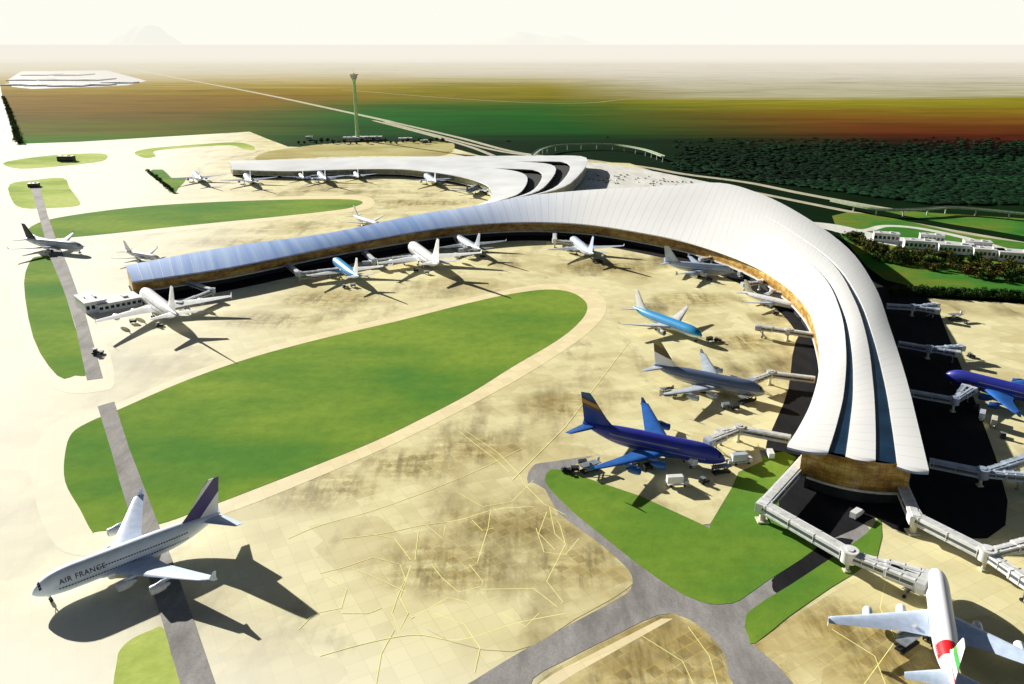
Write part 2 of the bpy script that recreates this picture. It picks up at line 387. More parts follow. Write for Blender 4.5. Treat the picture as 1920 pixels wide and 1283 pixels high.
patch('grass_field', [(560, 276), (640, 268), (830, 266), (850, 280), (820, 293), (700, 292), (560, 296), (480, 300), (500, 285)], M['tan'], .03, 3)
# south-east lawns and service road
patch('road_or_painted_shade', [(1025, 867), (1002, 872), (989, 892), (996, 916), (1050, 965), (1110, 1008), (1160, 1050), (1184, 1078), (1182, 1105), (1155, 1125), (1080, 1165), (980, 1220), (890, 1275), (790, 1340), (960, 1340), (1000, 1272), (1060, 1238), (1140, 1198), (1235, 1153), (1290, 1160), (1335, 1196), (1365, 1245), (1372, 1340), (1520, 1340), (1470, 1262), (1425, 1215), (1405, 1185), (1480, 1135), (1560, 1090), (1640, 1010), (1500, 860), (1300, 840), (1150, 850)], M['asphalt'], -.03, 3)
patch('lawn', [(1028, 884), (1045, 880), (1090, 893), (1200, 930), (1318, 984), (1332, 982), (1372, 915), (1385, 885), (1440, 850), (1500, 860), (1560, 960), (1545, 1012), (1500, 1050), (1440, 1088), (1386, 1126), (1360, 1132), (1330, 1132), (1282, 1115), (1230, 1082), (1180, 1045), (1130, 1005), (1072, 958), (1030, 915), (1022, 898)], M['grass'], .05, 2, .12)
patch('lawn', [(1400, 1150), (1480, 1098), (1565, 1042), (1625, 1000), (1645, 975), (1652, 978), (1645, 1042), (1560, 1100), (1480, 1155), (1416, 1206), (1404, 1196)], M['grass'], .05, 2, .12)
patch('apron_stand', [(1120, 850), (1240, 800), (1420, 830), (1430, 865), (1385, 885), (1372, 915), (1332, 982), (1318, 984), (1200, 930), (1090, 893), (1060, 882)], M['apron'], .08)
patch('apron_stained', [(1235, 1156), (1285, 1163), (1328, 1200), (1356, 1248), (1362, 1340), (1010, 1340), (1030, 1262)], M['apron_dark'], -.02, 3)
patch('apron_stained', [(1178, 1078), (1176, 1104), (1080, 1160), (960, 1222), (800, 1180), (760, 1080), (860, 960), (1000, 905), (1050, 968), (1110, 1014)], M['apron'], -.022, 3)
patch('apron_stained', [(1412, 1210), (1500, 1150), (1600, 1085), (1700, 1100), (1770, 1230), (1760, 1350), (1530, 1350), (1476, 1262)], M['apron_dark'], -.02)
# diagonal asphalt strips
patch('road_or_painted_shade', [(52, 341), (73, 341), (88, 400), (104, 445), (128, 500), (160, 590), (193, 709), (163, 713), (141, 610), (120, 545), (92, 478), (77, 420), (60, 360)], M['asphalt'], .07)
patch('road_or_painted_shade', [(183, 762), (214, 753), (242, 840), (286, 954), (325, 1056), (366, 1171), (404, 1283), (425, 1340), (356, 1340), (338, 1283), (307, 1175), (266, 1040), (224, 902), (207, 840)], M['asphalt'], .07)
patch('road_shoulder', [(1240, 1160), (1262, 1160), (1080, 1262), (1020, 1300), (985, 1300), (1040, 1262)], M['band'], -.008)
patch('road_or_painted_shade', [(1448, 1092), (1452, 1082), (1505, 1048), (1548, 1012), (1600, 1012), (1570, 1040), (1500, 1088), (1468, 1112), (1450, 1108)], M['ground_shade'], .028, 2)  # elbow bridge's shadow painted dark onto the road
# taxi guide lines
def line_paint(px, wd=.45, z=.012):
    c = [Vector((*g(x, y, 0)[:2], 0)) for x, y in px]
    if len(c) > 2 and wd == .34: c = smooth_path(c, 5)
    line_paint.z = (line_paint.z + 1) % 9; zz = (-.016 if z < .05 else z) + line_paint.z * .0006
    m = MB(); L = []
    for i, p in enumerate(c):
        t = (c[min(i + 1, len(c) - 1)] - c[max(i - 1, 0)]).normalized(); n_ = Vector((-t.y, t.x, 0)) * wd / 2
        L.append([Vector((p.x + n_.x, p.y + n_.y, zz)), Vector((p.x - n_.x, p.y - n_.y, zz))])
    m.loft(L, close=False, caps=False)
    return m.build('taxi_marking', M['yellow'])
line_paint.z = 0
YL = [[(560, 1180), (590, 1150), (640, 1140), (650, 1105), (610, 1080)], [(690, 1000), (740, 1010), (770, 1050)], [(815, 1150), (870, 1170), (900, 1215), (890, 1260)], [(740, 1180), (715, 1225), (705, 1283)], [(940, 1150), (985, 1175), (1010, 1150)], [(860, 925), (905, 950), (960, 940), (1000, 900)], [(1005, 990), (1020, 1035), (1060, 1040), (1085, 1010)], [(770, 1160), (840, 1120), (880, 1130)],
      [(600, 1075), (640, 1065), (700, 1045), (750, 1058), (760, 1085), (745, 1120), (735, 1150), (750, 1180), (765, 1150), (750, 1120), (762, 1085), (770, 1060)],
      [(785, 995), (778, 1050)], [(800, 985), (830, 1010), (835, 985)], [(920, 955), (915, 990), (895, 1055), (880, 1058), (905, 1090), (900, 1105), (1000, 1103), (1045, 1138), (1055, 1128), (1025, 1090), (1060, 1020), (1040, 1000), (1030, 950), (1050, 985), (1060, 1020)],
      [(885, 975), (905, 995), (925, 990)], [(1025, 960), (1010, 1000), (1040, 1030)], [(810, 1060), (830, 1085), (860, 1110), (900, 1100)],
      [(860, 808), (890, 832), (925, 858), (955, 885)], [(870, 806), (935, 850), (970, 885), (985, 910), (1020, 945), (1060, 965)], [(1660, 1090), (1650, 1140), (1680, 1200), (1620, 1283)], [(1560, 1180), (1640, 1230), (1660, 1283)],
      [(660, 1065), (720, 1090), (760, 1110)], [(715, 1140), (690, 1150), (640, 1150)], [(1290, 1175), (1330, 1230), (1345, 1283)], [(1200, 1190), (1280, 1240), (1300, 1283)],
      [(1260, 560), (1360, 610), (1420, 660)], [(1180, 640), (1120, 720), (1060, 800), (960, 900)], [(520, 545), (600, 590), (660, 612)], [(1100, 500), (1180, 520), (1330, 560), (1400, 600)]]
for k, l in enumerate(YL):
    o = line_paint(l, .30 if k < 20 else .28, -.0 + .09 if k == 24 else -.0 + .012)
    o['kind'] = 'structure'
for l in ([(540, 1010), (600, 985), (690, 960), (790, 925), (900, 880), (980, 840)], [(600, 1230), (690, 1205), (780, 1190), (860, 1200), (960, 1170), (1060, 1150)], [(640, 1010), (720, 1000), (790, 985), (860, 975), (930, 955), (1000, 950)]):
    tag(line_paint(l, .34, .012), kind='structure')
# landside: highways, ramps, lawns
strip('highway', [(238, 128), (330, 146), (470, 172), (640, 208), (740, 230), (860, 258), (960, 284), (1060, 297), (1200, 312), (1280, 326), (1400, 342), (1500, 362), (1620, 384), (1700, 397)], lambda t: 22 if t < .3 else 15, M['road'], -.2)
strip('highway', [(720, 228), (850, 262), (930, 282), (1000, 292), (1120, 302), (1260, 330), (1430, 364), (1600, 398), (1760, 428), (1920, 456), (2100, 490)], 13, M['road'], -.15)
strip('highway', [(700, 226), (800, 252), (880, 275), (925, 292)], 12, M['road'], -.12)
strip('country_road', [(640, 146), (800, 149), (1000, 156)], 14, M['road'], -.2)
strip('country_road', [(640, 168), (800, 181), (980, 192), (1100, 193), (1180, 186), (1300, 183)], 8, M['road'], -.2)
patch('lawn', [(1560, 405), (1640, 402), (1800, 438), (1920, 455), (2000, 470), (2000, 560), (1920, 548), (1760, 540), (1660, 525), (1600, 470)], M['grass_green'], .0, 2)
patch('lawn', [(1640, 392), (1760, 400), (1920, 410), (2000, 415), (2000, 470), (1920, 443), (1780, 420)], M['grass_green'], -.25, 2)
strip('ramp_road', [(1560, 425), (1620, 432), (1660, 424), (1720, 428), (1800, 444), (1880, 466), (1960, 490)], 11, M['plaza'], .06)
strip('ramp_road', [(1570, 432), (1640, 442), (1720, 452), (1800, 458), (1960, 486)], 20, M['plaza'], .09)
strip('ramp_road', [(1500, 420), (1560, 426), (1640, 446), (1740, 466), (1830, 474), (1960, 492)], 34, M['plaza'], .12)
patch('plaza', [(1040, 300), (1120, 306), (1200, 316), (1345, 345), (1250, 360), (1100, 372), (980, 378), (960, 368)], M['plaza'], .02)

# ------------------------------------------------------------------ terminals
def roof_mat():
    n = NM('terminal_roof_metal', .45, 0.0, .35); uv = n.coord('UV'); u, v, _ = n.sep(uv)
    fr = n.math('FRACT', n.math('DIVIDE', v, 9.0)); ln = n.math('LESS_THAN', fr, .055)
    fr2 = n.math('FRACT', n.math('DIVIDE', u, 0.2)); 
    k = n.noise(n.coord('UV', (.02, .1, 1)), 1, 5)
    seg = n.noise(n.coord('UV', (.004, .11, 1)), 1, 2)
    c = n.mix(n.rng(k, .4, .75, 0, .5), (.95, .95, .93), (.88, .89, .90))
    blue = n.mix(n.rng(seg, .35, .65), (.26, .42, .82), (.45, .62, .95))
    c = n.mix(n.rng(v, 300, 520), blue, c)  # pier's blue shade painted into the roof colour, fading to white
    c = n.mix(n.math('MULTIPLY', ln, n.rng(v, 350, 800, .65, .25)), c, (.35, .42, .55))
    n.bump(ln, .3, .3)
    return n.base(c)
M['roof'] = roof_mat()
M['roof_north'] = plain('north_roof_metal', (.93, .95, .97), .45, scale=.02)
M['soffit'] = plain('soffit_panels', (.35, .34, .30), .7)
def facade_mat(name, cols):
    n = NM(name, .35, 0, .5); uv = n.coord('UV'); u, v, _ = n.sep(uv)
    k = n.noise(n.coord('UV', (.10, .16, 1)), 1, 6, .75)
    k2 = n.noise(n.coord('UV', (.012, .1, 1)), 1, 3, .6)
    c = n.ramp(n.math('ADD', n.math('MULTIPLY', k, .6), n.math('MULTIPLY', k2, .4)), [(.38, cols[0]), (.47, cols[1]), (.54, cols[2]), (.64, cols[3])])  # uneven patches paint reflections into the glazing colour
    a = n.math('LESS_THAN', n.math('FRACT', n.math('DIVIDE', u, 3.0)), .09)
    b = n.math('LESS_THAN', n.math('FRACT', n.math('DIVIDE', v, 4.2)), .09)
    c = n.mix(n.math('MULTIPLY', n.math('MAXIMUM', a, b), .55), c, (.10, .085, .05))
    return n.base(c)
M['facade'] = facade_mat('amber_glazing', [(.06, .05, .018), (.32, .155, .025), (.52, .33, .075), (.68, .60, .25)])
M['facade_north'] = facade_mat('grey_green_glazing', [(.08, .10, .08), (.25, .27, .18), (.45, .45, .30), (.55, .55, .4)])
M['basewall'] = plain('dark_base_wall', (.012, .014, .018), .6)

def terminal(root, st, end_cap, mats, base_z=6.5, inset=7.0, drop_=1.15, nsub=5, facade_sides=(True, True)):
    """st: (Apx, hA, Fpx, hF, arch, s1a, s1b, s2a, s2b)"""
    rows = [[*g(*a, ha), *g(*f, hf), ar, q, r_, s_, t_] for a, ha, f, hf, ar, q, r_, s_, t_ in st]
    # catmull resample of all 11 numbers
    def cr(i, t):
        N = len(rows); o_ = []
        for k in range(len(rows[0])):
            a, b, c, d = rows[max(i - 1, 0)][k], rows[i][k], rows[i + 1][k], rows[min(i + 2, N - 1)][k]
            o_.append(.5 * (2 * b + (c - a) * t + (2 * a - 5 * b + 4 * c - d) * t * t + (3 * b - a - 3 * c + d) * t ** 3))
        return o_
    S = []
    for i in range(len(rows) - 1):
        for k in range(nsub): S.append(cr(i, k / nsub))
    S.append(rows[-1])
    A = [Vector(s[:3]) for s in S]; F = [Vector(s[3:6]) for s in S]
    mid = [(a + f) / 2 for a, f in zip(A, F)]
    dist = [0]
    for i in range(1, len(mid)): dist.append(dist[-1] + (mid[i] - mid[i - 1]).length)
    def surf(i, u, ua, ub, drop=0.0):
        p = A[i].lerp(F[i], u); loc_ = (u - ua) / max(1e-6, ub - ua)
        p = p.copy(); p.z += S[i][6] * 4 * u * (1 - u) + .12 * min(1, (S[i][8] - S[i][7]) * 12) * 4 * loc_ * (1 - loc_) - drop
        return p, loc_
    NU = 10
    bands = [(lambda s: 0.0, lambda s: s[7]), (lambda s: s[8], lambda s: s[9]), (lambda s: s[10], lambda s: 1.0)]
    for bi, (fa, fb) in enumerate(bands):
        rings = []; uvs = []
        idx = list(range(len(S)))
        for i in idx:
            ua, ub = fa(S[i]), fb(S[i]); top = []; tuv = []
            wdt = (F[i] - A[i]).length
            for j in range(NU + 1):
                u = ua + (ub - ua) * j / NU
                p, l_ = surf(i, u, ua, ub, bi * .35 * min(1, (S[i][8] - S[i][7]) * 12)); top.append(p); tuv.append((u * wdt, dist[i]))
            bot = [p - Vector((0, 0, 1.1)) for p in reversed(top)]
            rings.append(top + bot); uvs.append(tuv + [(a_, b_) for a_, b_ in reversed(tuv)])
        if end_cap:    # rounded lip beyond the last station
            t = (mid[-1] - mid[-2]).normalized(); t.z = 0
            for q, amt in ((.5, .75), (1, 1.0)):
                r = []
                for j, p in enumerate(rings[-1 if q == .5 else -2][:NU + 1]):
                    l_ = j / NU; bulge = end_cap * amt * (.45 + .55 * (math.sin(math.pi * l_) if 0 < l_ < 1 else 0))
                    base_p = rings[-1 if q == .5 else -2][j]
                    r.append(base_p + t * (bulge + .3 * q) - Vector((0, 0, .5 * q * q)))
                r += [p - Vector((0, 0, 1.1)) for p in reversed(r)]
                rings.append(r); uvs.append([(a_, b_ + 5 * q) for a_, b_ in uvs[-1]])
        MB_ = MB(); MB_.loft(rings, uvs=uvs); MB_.build('roof', mats[0], root, 40)
    for ia, ib in ((7, 8), (9, 10)):
        rings = []
        for i in range(len(S)):
            wd_ = S[i][ib] - S[i][ia]
            if wd_ < .004: continue
            e_ = .006
            r = [surf(i, u, 0, 1, drop_)[0] for u in (S[i][ia] - e_, (S[i][ia] + S[i][ib]) / 2, S[i][ib] + e_)]
            rings.append(r)
        if len(rings) > 1: MB().loft(rings, close=False).build('skylight', mats[2], root, 40, fix=True)
    # facade: inner side, rounded end, outer side, start
    def wall_path(ins):
        inn = []; outr = []
        for a, f in zip(A, F):
            c = (f - a); c.z = 0; c.normalize(); inn.append((a + c * ins, a.z)); outr.append((f - c * ins, f.z))
        t = (mid[-1] - mid[-2]).normalized(); t.z = 0
        endp = []
        if end_cap:
            a, f = inn[-1][0], outr[-1][0]
            for j in range(1, 16):
                l_ = j / 16; p = a.lerp(f, l_) + t * (end_cap * 1.8 * math.sin(math.pi * l_) ** .8 - 3)
                endp.append((p, S[-1][2] + S[-1][6] * 4 * l_ * (1 - l_)))
        return inn, endp, outr
    inn, endp, outr = wall_path(inset)
    path = inn + endp + outr[::-1]; path.append(path[0])
    d = 0; r1 = []; r0 = []; uv1 = []; prev = None; base = []
    bi_, be_, bo_ = wall_path(inset + 3)
    bpath = bi_ + be_ + bo_[::-1]; bpath.append(bpath[0])
    for (p, z) in path:
        if prev is not None: d += ((p - prev).xy).length
        prev = p
        r1.append((Vector((p.x, p.y, z - .6)), Vector((p.x, p.y, base_z)))); uv1.append(((d, z), (d, base_z)))
    MB().loft(r1, close=False, uvs=uv1).build('facade', mats[1], root)
    MB().loft([(Vector((p.x, p.y, base_z)), Vector((p.x, p.y, -.1))) for p, z in bpath], close=False).build('base_wall', M['basewall'], root)
    # floor slab edge
    si, se, so_ = wall_path(inset - 2.0)
    spath = si + se + so_[::-1]; spath.append(spath[0])
    MB().loft([(Vector((q.x, q.y, base_z)), Vector((p.x, p.y, base_z)), Vector((p.x, p.y, base_z - 1.2)), Vector((q.x, q.y, base_z - 1.2))) for (p, _), (q, __) in zip(spath, bpath)], close=False).build('floor_slab', M['offwhite'], root)
    return A, F, dist
T1 = [((248, 528), 17, (235, 498), 21, 1, .33, .33, .66, .66),
      ((430, 501), 17, (420, 464), 22, 1, .33, .33, .66, .66),
      ((640, 459), 17, (620, 436), 22.5, 1, .33, .33, .66, .66),
      ((800, 431), 18, (780, 403), 24, 1.5, .33, .33, .66, .66),
      ((900, 420), 18, (882, 387), 26, 2, .33, .33, .66, .66),
      ((1000, 416), 18, (992, 367), 29, 2, .34, .34, .66, .66),
      ((1100, 421), 18, (1120, 355), 33, 2.5, .35, .35, .66, .66),
      ((1200, 436), 18, (1245, 349), 35, 3, .36, .36, .66, .66),
      ((1300, 457), 18, (1350, 343), 36, 3, .37, .37, .65, .65),
      ((1400, 492), 18, (1432, 366), 33, 4, .37, .37, .62, .62),
      ((1466, 530), 19, (1512, 408), 29, 4.5, .37, .375, .58, .59),
      ((1512, 575), 20, (1590, 465), 25, 4.5, .36, .385, .58, .61),
      ((1532, 630), 21, (1640, 535), 23, 4, .35, .395, .59, .66),
      ((1536, 690), 22, (1670, 615), 22, 3.5, .335, .41, .625, .715),
      ((1522, 750), 22, (1699, 705), 22, 1.6, .325, .42, .63, .755),
      ((1500, 797), 22, (1722, 795), 22, 1.1, .31, .42, .635, .775),
      ((1477, 833), 22, (1742, 878), 22, .6, .30, .425, .635, .785)]
t1 = thing('airport_terminal', 'long white sweeping terminal with three-tongued roof and amber glass walls', 'terminal building')
A1, F1, D1 = terminal(t1, T1, 4.0, (M['roof'], M['facade'], M['blueglass']))
T2 = [((436, 318), 12, (430, 302), 15, 1, .37, .37, .68, .68),
      ((540, 321), 12, (540, 299), 15, 1, .37, .37, .68, .68),
      ((640, 318), 12, (650, 296), 15, 1, .37, .37, .68, .68),
      ((740, 317), 13, (770, 294), 16, 1, .37, .37, .68, .68),
      ((810, 323), 14, (890, 293), 17, 1, .37, .37, .68, .68),
      ((875, 334), 15, (1010, 292), 18, 1, .37, .375, .68, .685),
      ((916, 350), 16, (1099, 295), 19, 1, .33, .46, .63, .77),
      ((920, 372), 17, (1070, 342), 20, 1, .36, .52, .64, .83),
      ((885, 388), 17, (1000, 366), 20, 1, .38, .54, .68, .86)]
t2 = thing('airport_terminal', 'smaller distant white terminal with dark slots in its roof, beyond the big curved terminal', 'terminal building')
terminal(t2, T2, 0, (M['roof_north'], M['facade_north'], M['black']), base_z=4.5, inset=6, drop_=6.0)
# terminal's shade painted on the ground as near-black sheets around its foot
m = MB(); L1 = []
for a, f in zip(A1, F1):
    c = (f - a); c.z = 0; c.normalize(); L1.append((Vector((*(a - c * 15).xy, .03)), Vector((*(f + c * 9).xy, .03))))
m.loft(L1, close=False); tag(m.build('road_or_painted_shade', M['ground_shade']), kind='structure')
patch('road_or_painted_shade', [(1532, 590), (1536, 690), (1500, 830), (1452, 880), (1436, 840), (1450, 800), (1478, 730), (1492, 640)], M['ground_shade'], .035, 3)
patch('road_or_painted_shade', [(1640, 540), (1738, 557), (1782, 640), (1868, 860), (1885, 985), (1800, 1010), (1700, 960), (1690, 800)], M['ground_shade'], .034, 2)
patch('road_or_painted_shade', [(1500, 850), (1720, 880), (1700, 1000), (1640, 970), (1560, 1010), (1460, 960)], M['ground_shade'], .058, 2)

# ------------------------------------------------------------------ aircraft
def airfoil(le, te, z, th, axis='z', x=0.0):
    """closed ring of 10 points; le/te are y positions (le > te)"""
    c = le - te; pts = []
    for fx, fy in ((0, 0), (.06, .6), (.25, 1), (.5, .85), (.8, .35), (1, 0), (.8, -.2), (.5, -.5), (.25, -.6), (.06, -.4)):
        y = le - c * fx; t_ = fy * th * c * .55
        pts.append(Vector((x, y, z + t_)) if axis == 'z' else Vector((t_ * .8, y, z)))
    return pts
FST = [(0, .03), (.006, .20), (.02, .40), (.045, .62), (.075, .79), (.11, .91), (.15, .98), (.2, 1), (.45, 1), (.62, 1), (.72, .93), (.80, .78), (.87, .58), (.93, .37), (.975, .20), (1, .06)]
def fprof(f):
    for (a, b), (c, d) in zip(FST[:-1], FST[1:]):
        if f <= c: t = (f - a) / (c - a); return b + (d - b) * t
    return FST[-1][1]
TYPES = {
 'jumbo': dict(L=72.5, hw=4.3, hh=5.25, zc=7.4, span=79.8, root=18.5, kink=(.36, 11.5), tip=4.2, wy=.315, wz=4.6, dih=.085, eng=((.33, 1.55), (.64, 1.55)), efin=27.5, fchord=(15.5, 5.2), hs=30.4, rows=(6.3, 9.0), sweep=.68, gear=((-4.8, -5), (4.8, -5), (-2.2, -8.2), (2.2, -8.2))),
 'twin': dict(L=62, hw=3.5, hh=3.6, zc=5.9, span=62, root=12.5, kink=(.35, 8.4), tip=2.6, wy=.34, wz=4.0, dih=.09, eng=((.33, 1.6),), efin=20.5, fchord=(10.5, 3.8), hs=22, rows=(6.1,), sweep=.62, gear=((-5.2, -4), (5.2, -4))),
 'small': dict(L=38, hw=2.3, hh=2.4, zc=3.9, span=35, root=7.0, kink=(.35, 4.6), tip=1.6, wy=.36, wz=2.9, dih=.10, eng=((.33, 1.0),), efin=12.0, fchord=(6.0, 2.2), hs=12.6, rows=(4.4,), sweep=.52, gear=((-3.6, -2), (3.6, -2))),
}
_cache = {}
def fus_point(T, f, ang, off=0.0):
    r = fprof(f); L = T['L']; hw, hh = T['hw'] * r, T['hh'] * r
    if f < .5: zc = T['zc'] - (1 - r) * T['hh'] * .32
    else: zc = T['zc'] + (1 - r) * T['hh'] * .62
    return Vector(((hw + off) * math.cos(ang), L / 2 - f * L, zc + (hh + off) * math.sin(ang)))
def plane_meshes(kind):
    if kind in _cache: return _cache[kind]
    T = TYPES[kind]; D = {}; L = T['L']; h2 = T['span'] / 2
    fs = [0, .003, .008, .015, .025, .037, .05, .065, .085, .105, .13, .16, .2, .3, .45, .6, .66, .7, .74, .78, .82, .86, .89, .92, .95, .975, .99, 1]
    m = MB(); m.loft([[fus_point(T, f, 2 * math.pi * k / 28) for k in range(28)] for f in fs])
    # belly fairing
    D['fuselage'] = m.mesh('fuselage', 60)
    m = MB(); ctr = L / 2 - L * (T['wy'] + .13)
    m.loft([[Vector((T['hw'] * 1.02 * s_ * math.cos(a), ctr + yy * T['root'] * .85, T['zc'] - T['hh'] * .45 + T['hh'] * .68 * s_ * math.sin(a))) for a in [2 * math.pi * k / 20 for k in range(20)]] for yy, s_ in ((-1, .05), (-.85, .5), (-.5, .9), (0, 1), (.5, .9), (.85, .5), (1, .05))])
    D['belly_fairing'] = m.mesh('belly_fairing', 60)
    def le_at(fr): return L / 2 - L * T['wy'] - T['sweep'] * h2 * fr
    def chord(fr):
        k, kc = T['kink']
        return T['root'] + (kc - T['root']) * fr / k if fr < k else kc + (T['tip'] - kc) * (fr - k) / (1 - k)
    def wz(fr): return T['wz'] + T['dih'] * h2 * fr + .03 * h2 * fr * fr
    for sgn in (1, -1):
        m = MB(); rings = []
        for fr in (0, .12, .24, .36, .5, .65, .8, .92, .985, 1.0):
            le = le_at(fr); c = chord(fr) * (.55 if fr == 1.0 else 1)
            rings.append(airfoil(le - (chord(fr) - c) * .6, le - (chord(fr) - c) * .6 - c, wz(fr), .16 - .06 * fr, x=sgn * h2 * fr))
        m.loft(rings); D['wing', sgn] = m.mesh('wing', 50)
        m = MB(); le = le_at(1) - chord(1) * .25; q = T['tip']
        m.loft([[Vector((sgn * (h2 + dx), le - sw - c * fx, wz(1) + dz)) + Vector((ty, 0, 0)) for fx, ty in ((0, 0), (.3, .09), (1, 0), (.3, -.09))] for dz, dx, sw, c in ((-.35 * q if kind == 'jumbo' else 0, .0, q * .45, q * .35), (0, 0, 0, q * .7), (q * .65, .25, q * .45, q * .3))])
        D['winglet', sgn] = m.mesh('winglet', 40)
        m = MB()
        hs = T['hs'] / 2
        y0 = L / 2 - L * .872; zt = T['zc'] + T['hh'] * .42
        rc = T['fchord'][0] * .62
        m.loft([airfoil(y0 - hs * .62 * fr, y0 - hs * .62 * fr - rc * (1 - .62 * fr), zt + .09 * hs * fr, .13, x=sgn * hs * fr) for fr in (0, .25, .5, .75, 1)])
        D['tailplane', sgn] = m.mesh('tailplane', 50)
    m = MB(); z0 = T['zc'] + T['hh'] * .55; z1 = T['efin']; c0, c1 = T['fchord']; y0 = L / 2 - L * .775
    rings = []
    for fr, extra in ((0, .28), (.06, .16), (.14, .05), (.3, 0), (.5, 0), (.7, 0), (.9, 0), (1, -.02)):
        z = z0 + (z1 - z0) * fr; c = c0 + (c1 - c0) * fr; le = y0 - (z1 - z0) * .74 * fr + extra * c0
        rings.append(airfoil(le, le - c - extra * c0, z, .11, 'x'))
    m.loft(rings); D['tail_fin'] = m.mesh('tail_fin', 50)
    for i, (fr, er) in enumerate(T['eng']):
        for sgn in (1, -1):
            x = sgn * h2 * fr; er_ = er * (1.0 if kind != 'jumbo' else 1.12)
            yc = le_at(fr) + er_ * 1.6; z = wz(fr) - er_ * 1.5
            prof = [(1.9, .80), (2.05, .88), (1.95, .97), (1.5, 1.06), (.6, 1.1), (-.4, 1.02), (-1.1, .86), (-1.25, .80)]
            m = MB(); n = 20
            m.loft([[Vector((x + er_ * r_ * math.cos(2 * math.pi * k / n), yc + er_ * yy, z + er_ * r_ * math.sin(2 * math.pi * k / n))) for k in range(n)] for yy, r_ in [(1.2, .74)] + prof + [(-.9, .55), (-1.9, .45), (-2.3, .12)]], caps=False)
            D['engine', i, sgn] = m.mesh('engine', 40)
            m = MB(); m.loft([[Vector((x + er_ * r_ * math.cos(2 * math.pi * k / n), yc + er_ * yy, z + er_ * r_ * math.sin(2 * math.pi * k / n))) for k in range(n)] for yy, r_ in ((1.28, .75), (1.3, .24), (1.75, .02))], caps=False)
            D['fan', i, sgn] = m.mesh('fan', 40)
            m = MB(); m.loft([[Vector((x - .22, yy, zz)), Vector((x + .22, yy, zz)), Vector((x + .22, yy, zb)), Vector((x - .22, yy, zb))] for yy, zz, zb in ((yc + er_ * .9, z + er_ * .9, z + er_ * 1.12), (yc - er_ * .6, z + er_ * .8, wz(fr) + .15), (le_at(fr) - chord(fr) * .45, wz(fr) - .5, wz(fr)))])
            D['pylon', i, sgn] = m.mesh('pylon')
    D['rows'] = []
    for ri, zr in enumerate(T['rows']):
        f_a = .30 if (kind == 'jumbo' and ri == 1) else .115
        for sgn in (0, 1):
            m = MB(); L_ = []
            for k in range(31):
                f = f_a + (.79 - f_a) * k / 30; r_ = fprof(f); hh = T['hh'] * r_
                zc = T['zc'] + ((1 - r_) * T['hh'] * .62 if f > .5 else -(1 - r_) * T['hh'] * .32)
                q = []
                for dz in (-.27, .27):
                    aa = math.asin(max(-.98, min(.98, (zr + dz - zc) / hh)))
                    q.append(fus_point(T, f, math.pi - aa if sgn else aa, .045))
                L_.append(q)
            m.loft(L_, close=False); D['rows'].append(m.mesh('window_row'))
    m = MB()
    f0, f1 = (.030, .042) if kind == 'jumbo' else (.035, .06)
    for a0, a1 in ((20, 42), (46, 66), (70, 88), (92, 110), (114, 134), (138, 160)):
        m.face([fus_point(T, f0, R(a0), .05), fus_point(T, f0, R(a1), .05), fus_point(T, f1, R(a1), .05), fus_point(T, f1, R(a0), .05)])
    D['windshield'] = m.mesh('windshield')
    # gear: strut meshes and wheels
    wr = .7 if kind == 'jumbo' else (.62 if kind == 'twin' else .5)
    gp = [(0, L / 2 - L * .075)] + [(gx, ctr + gy) for gx, gy in T['gear']]
    D['gear_pos'] = gp
    for i, (gx, gy) in enumerate(gp):
        m = MB(); top = T['zc'] - T['hh'] * .75
        m.beam((gx, gy, wr), (gx * .96, gy, top + .4), .45, .45); m.beam((gx - .9, gy, wr), (gx + .9, gy, wr), .25, .25)
        m.beam((gx, gy, wr + .9), (gx, gy + 1.6, top + .2), .2, .2)
        D['gear', i] = m.mesh('landing_gear')
        ws = []
        for dx in (-.75, .75):
            for dy in ((0,) if i == 0 else (-.85, .85)):
                m = MB(); n = 14
                prof = [(-.22, wr * .55), (-.25, wr * .9), (-.14, wr), (.14, wr), (.25, wr * .9), (.22, wr * .55)]
                m.loft([[Vector((gx + dx + a_, gy + dy + b_ * math.cos(2 * math.pi * k / n), wr + .01 + b_ * math.sin(2 * math.pi * k / n))) for k in range(n)] for a_, b_ in prof])
                ws.append(m.mesh('wheel', 40))
        D['wheels', i] = ws
    _cache[kind] = D
    return D
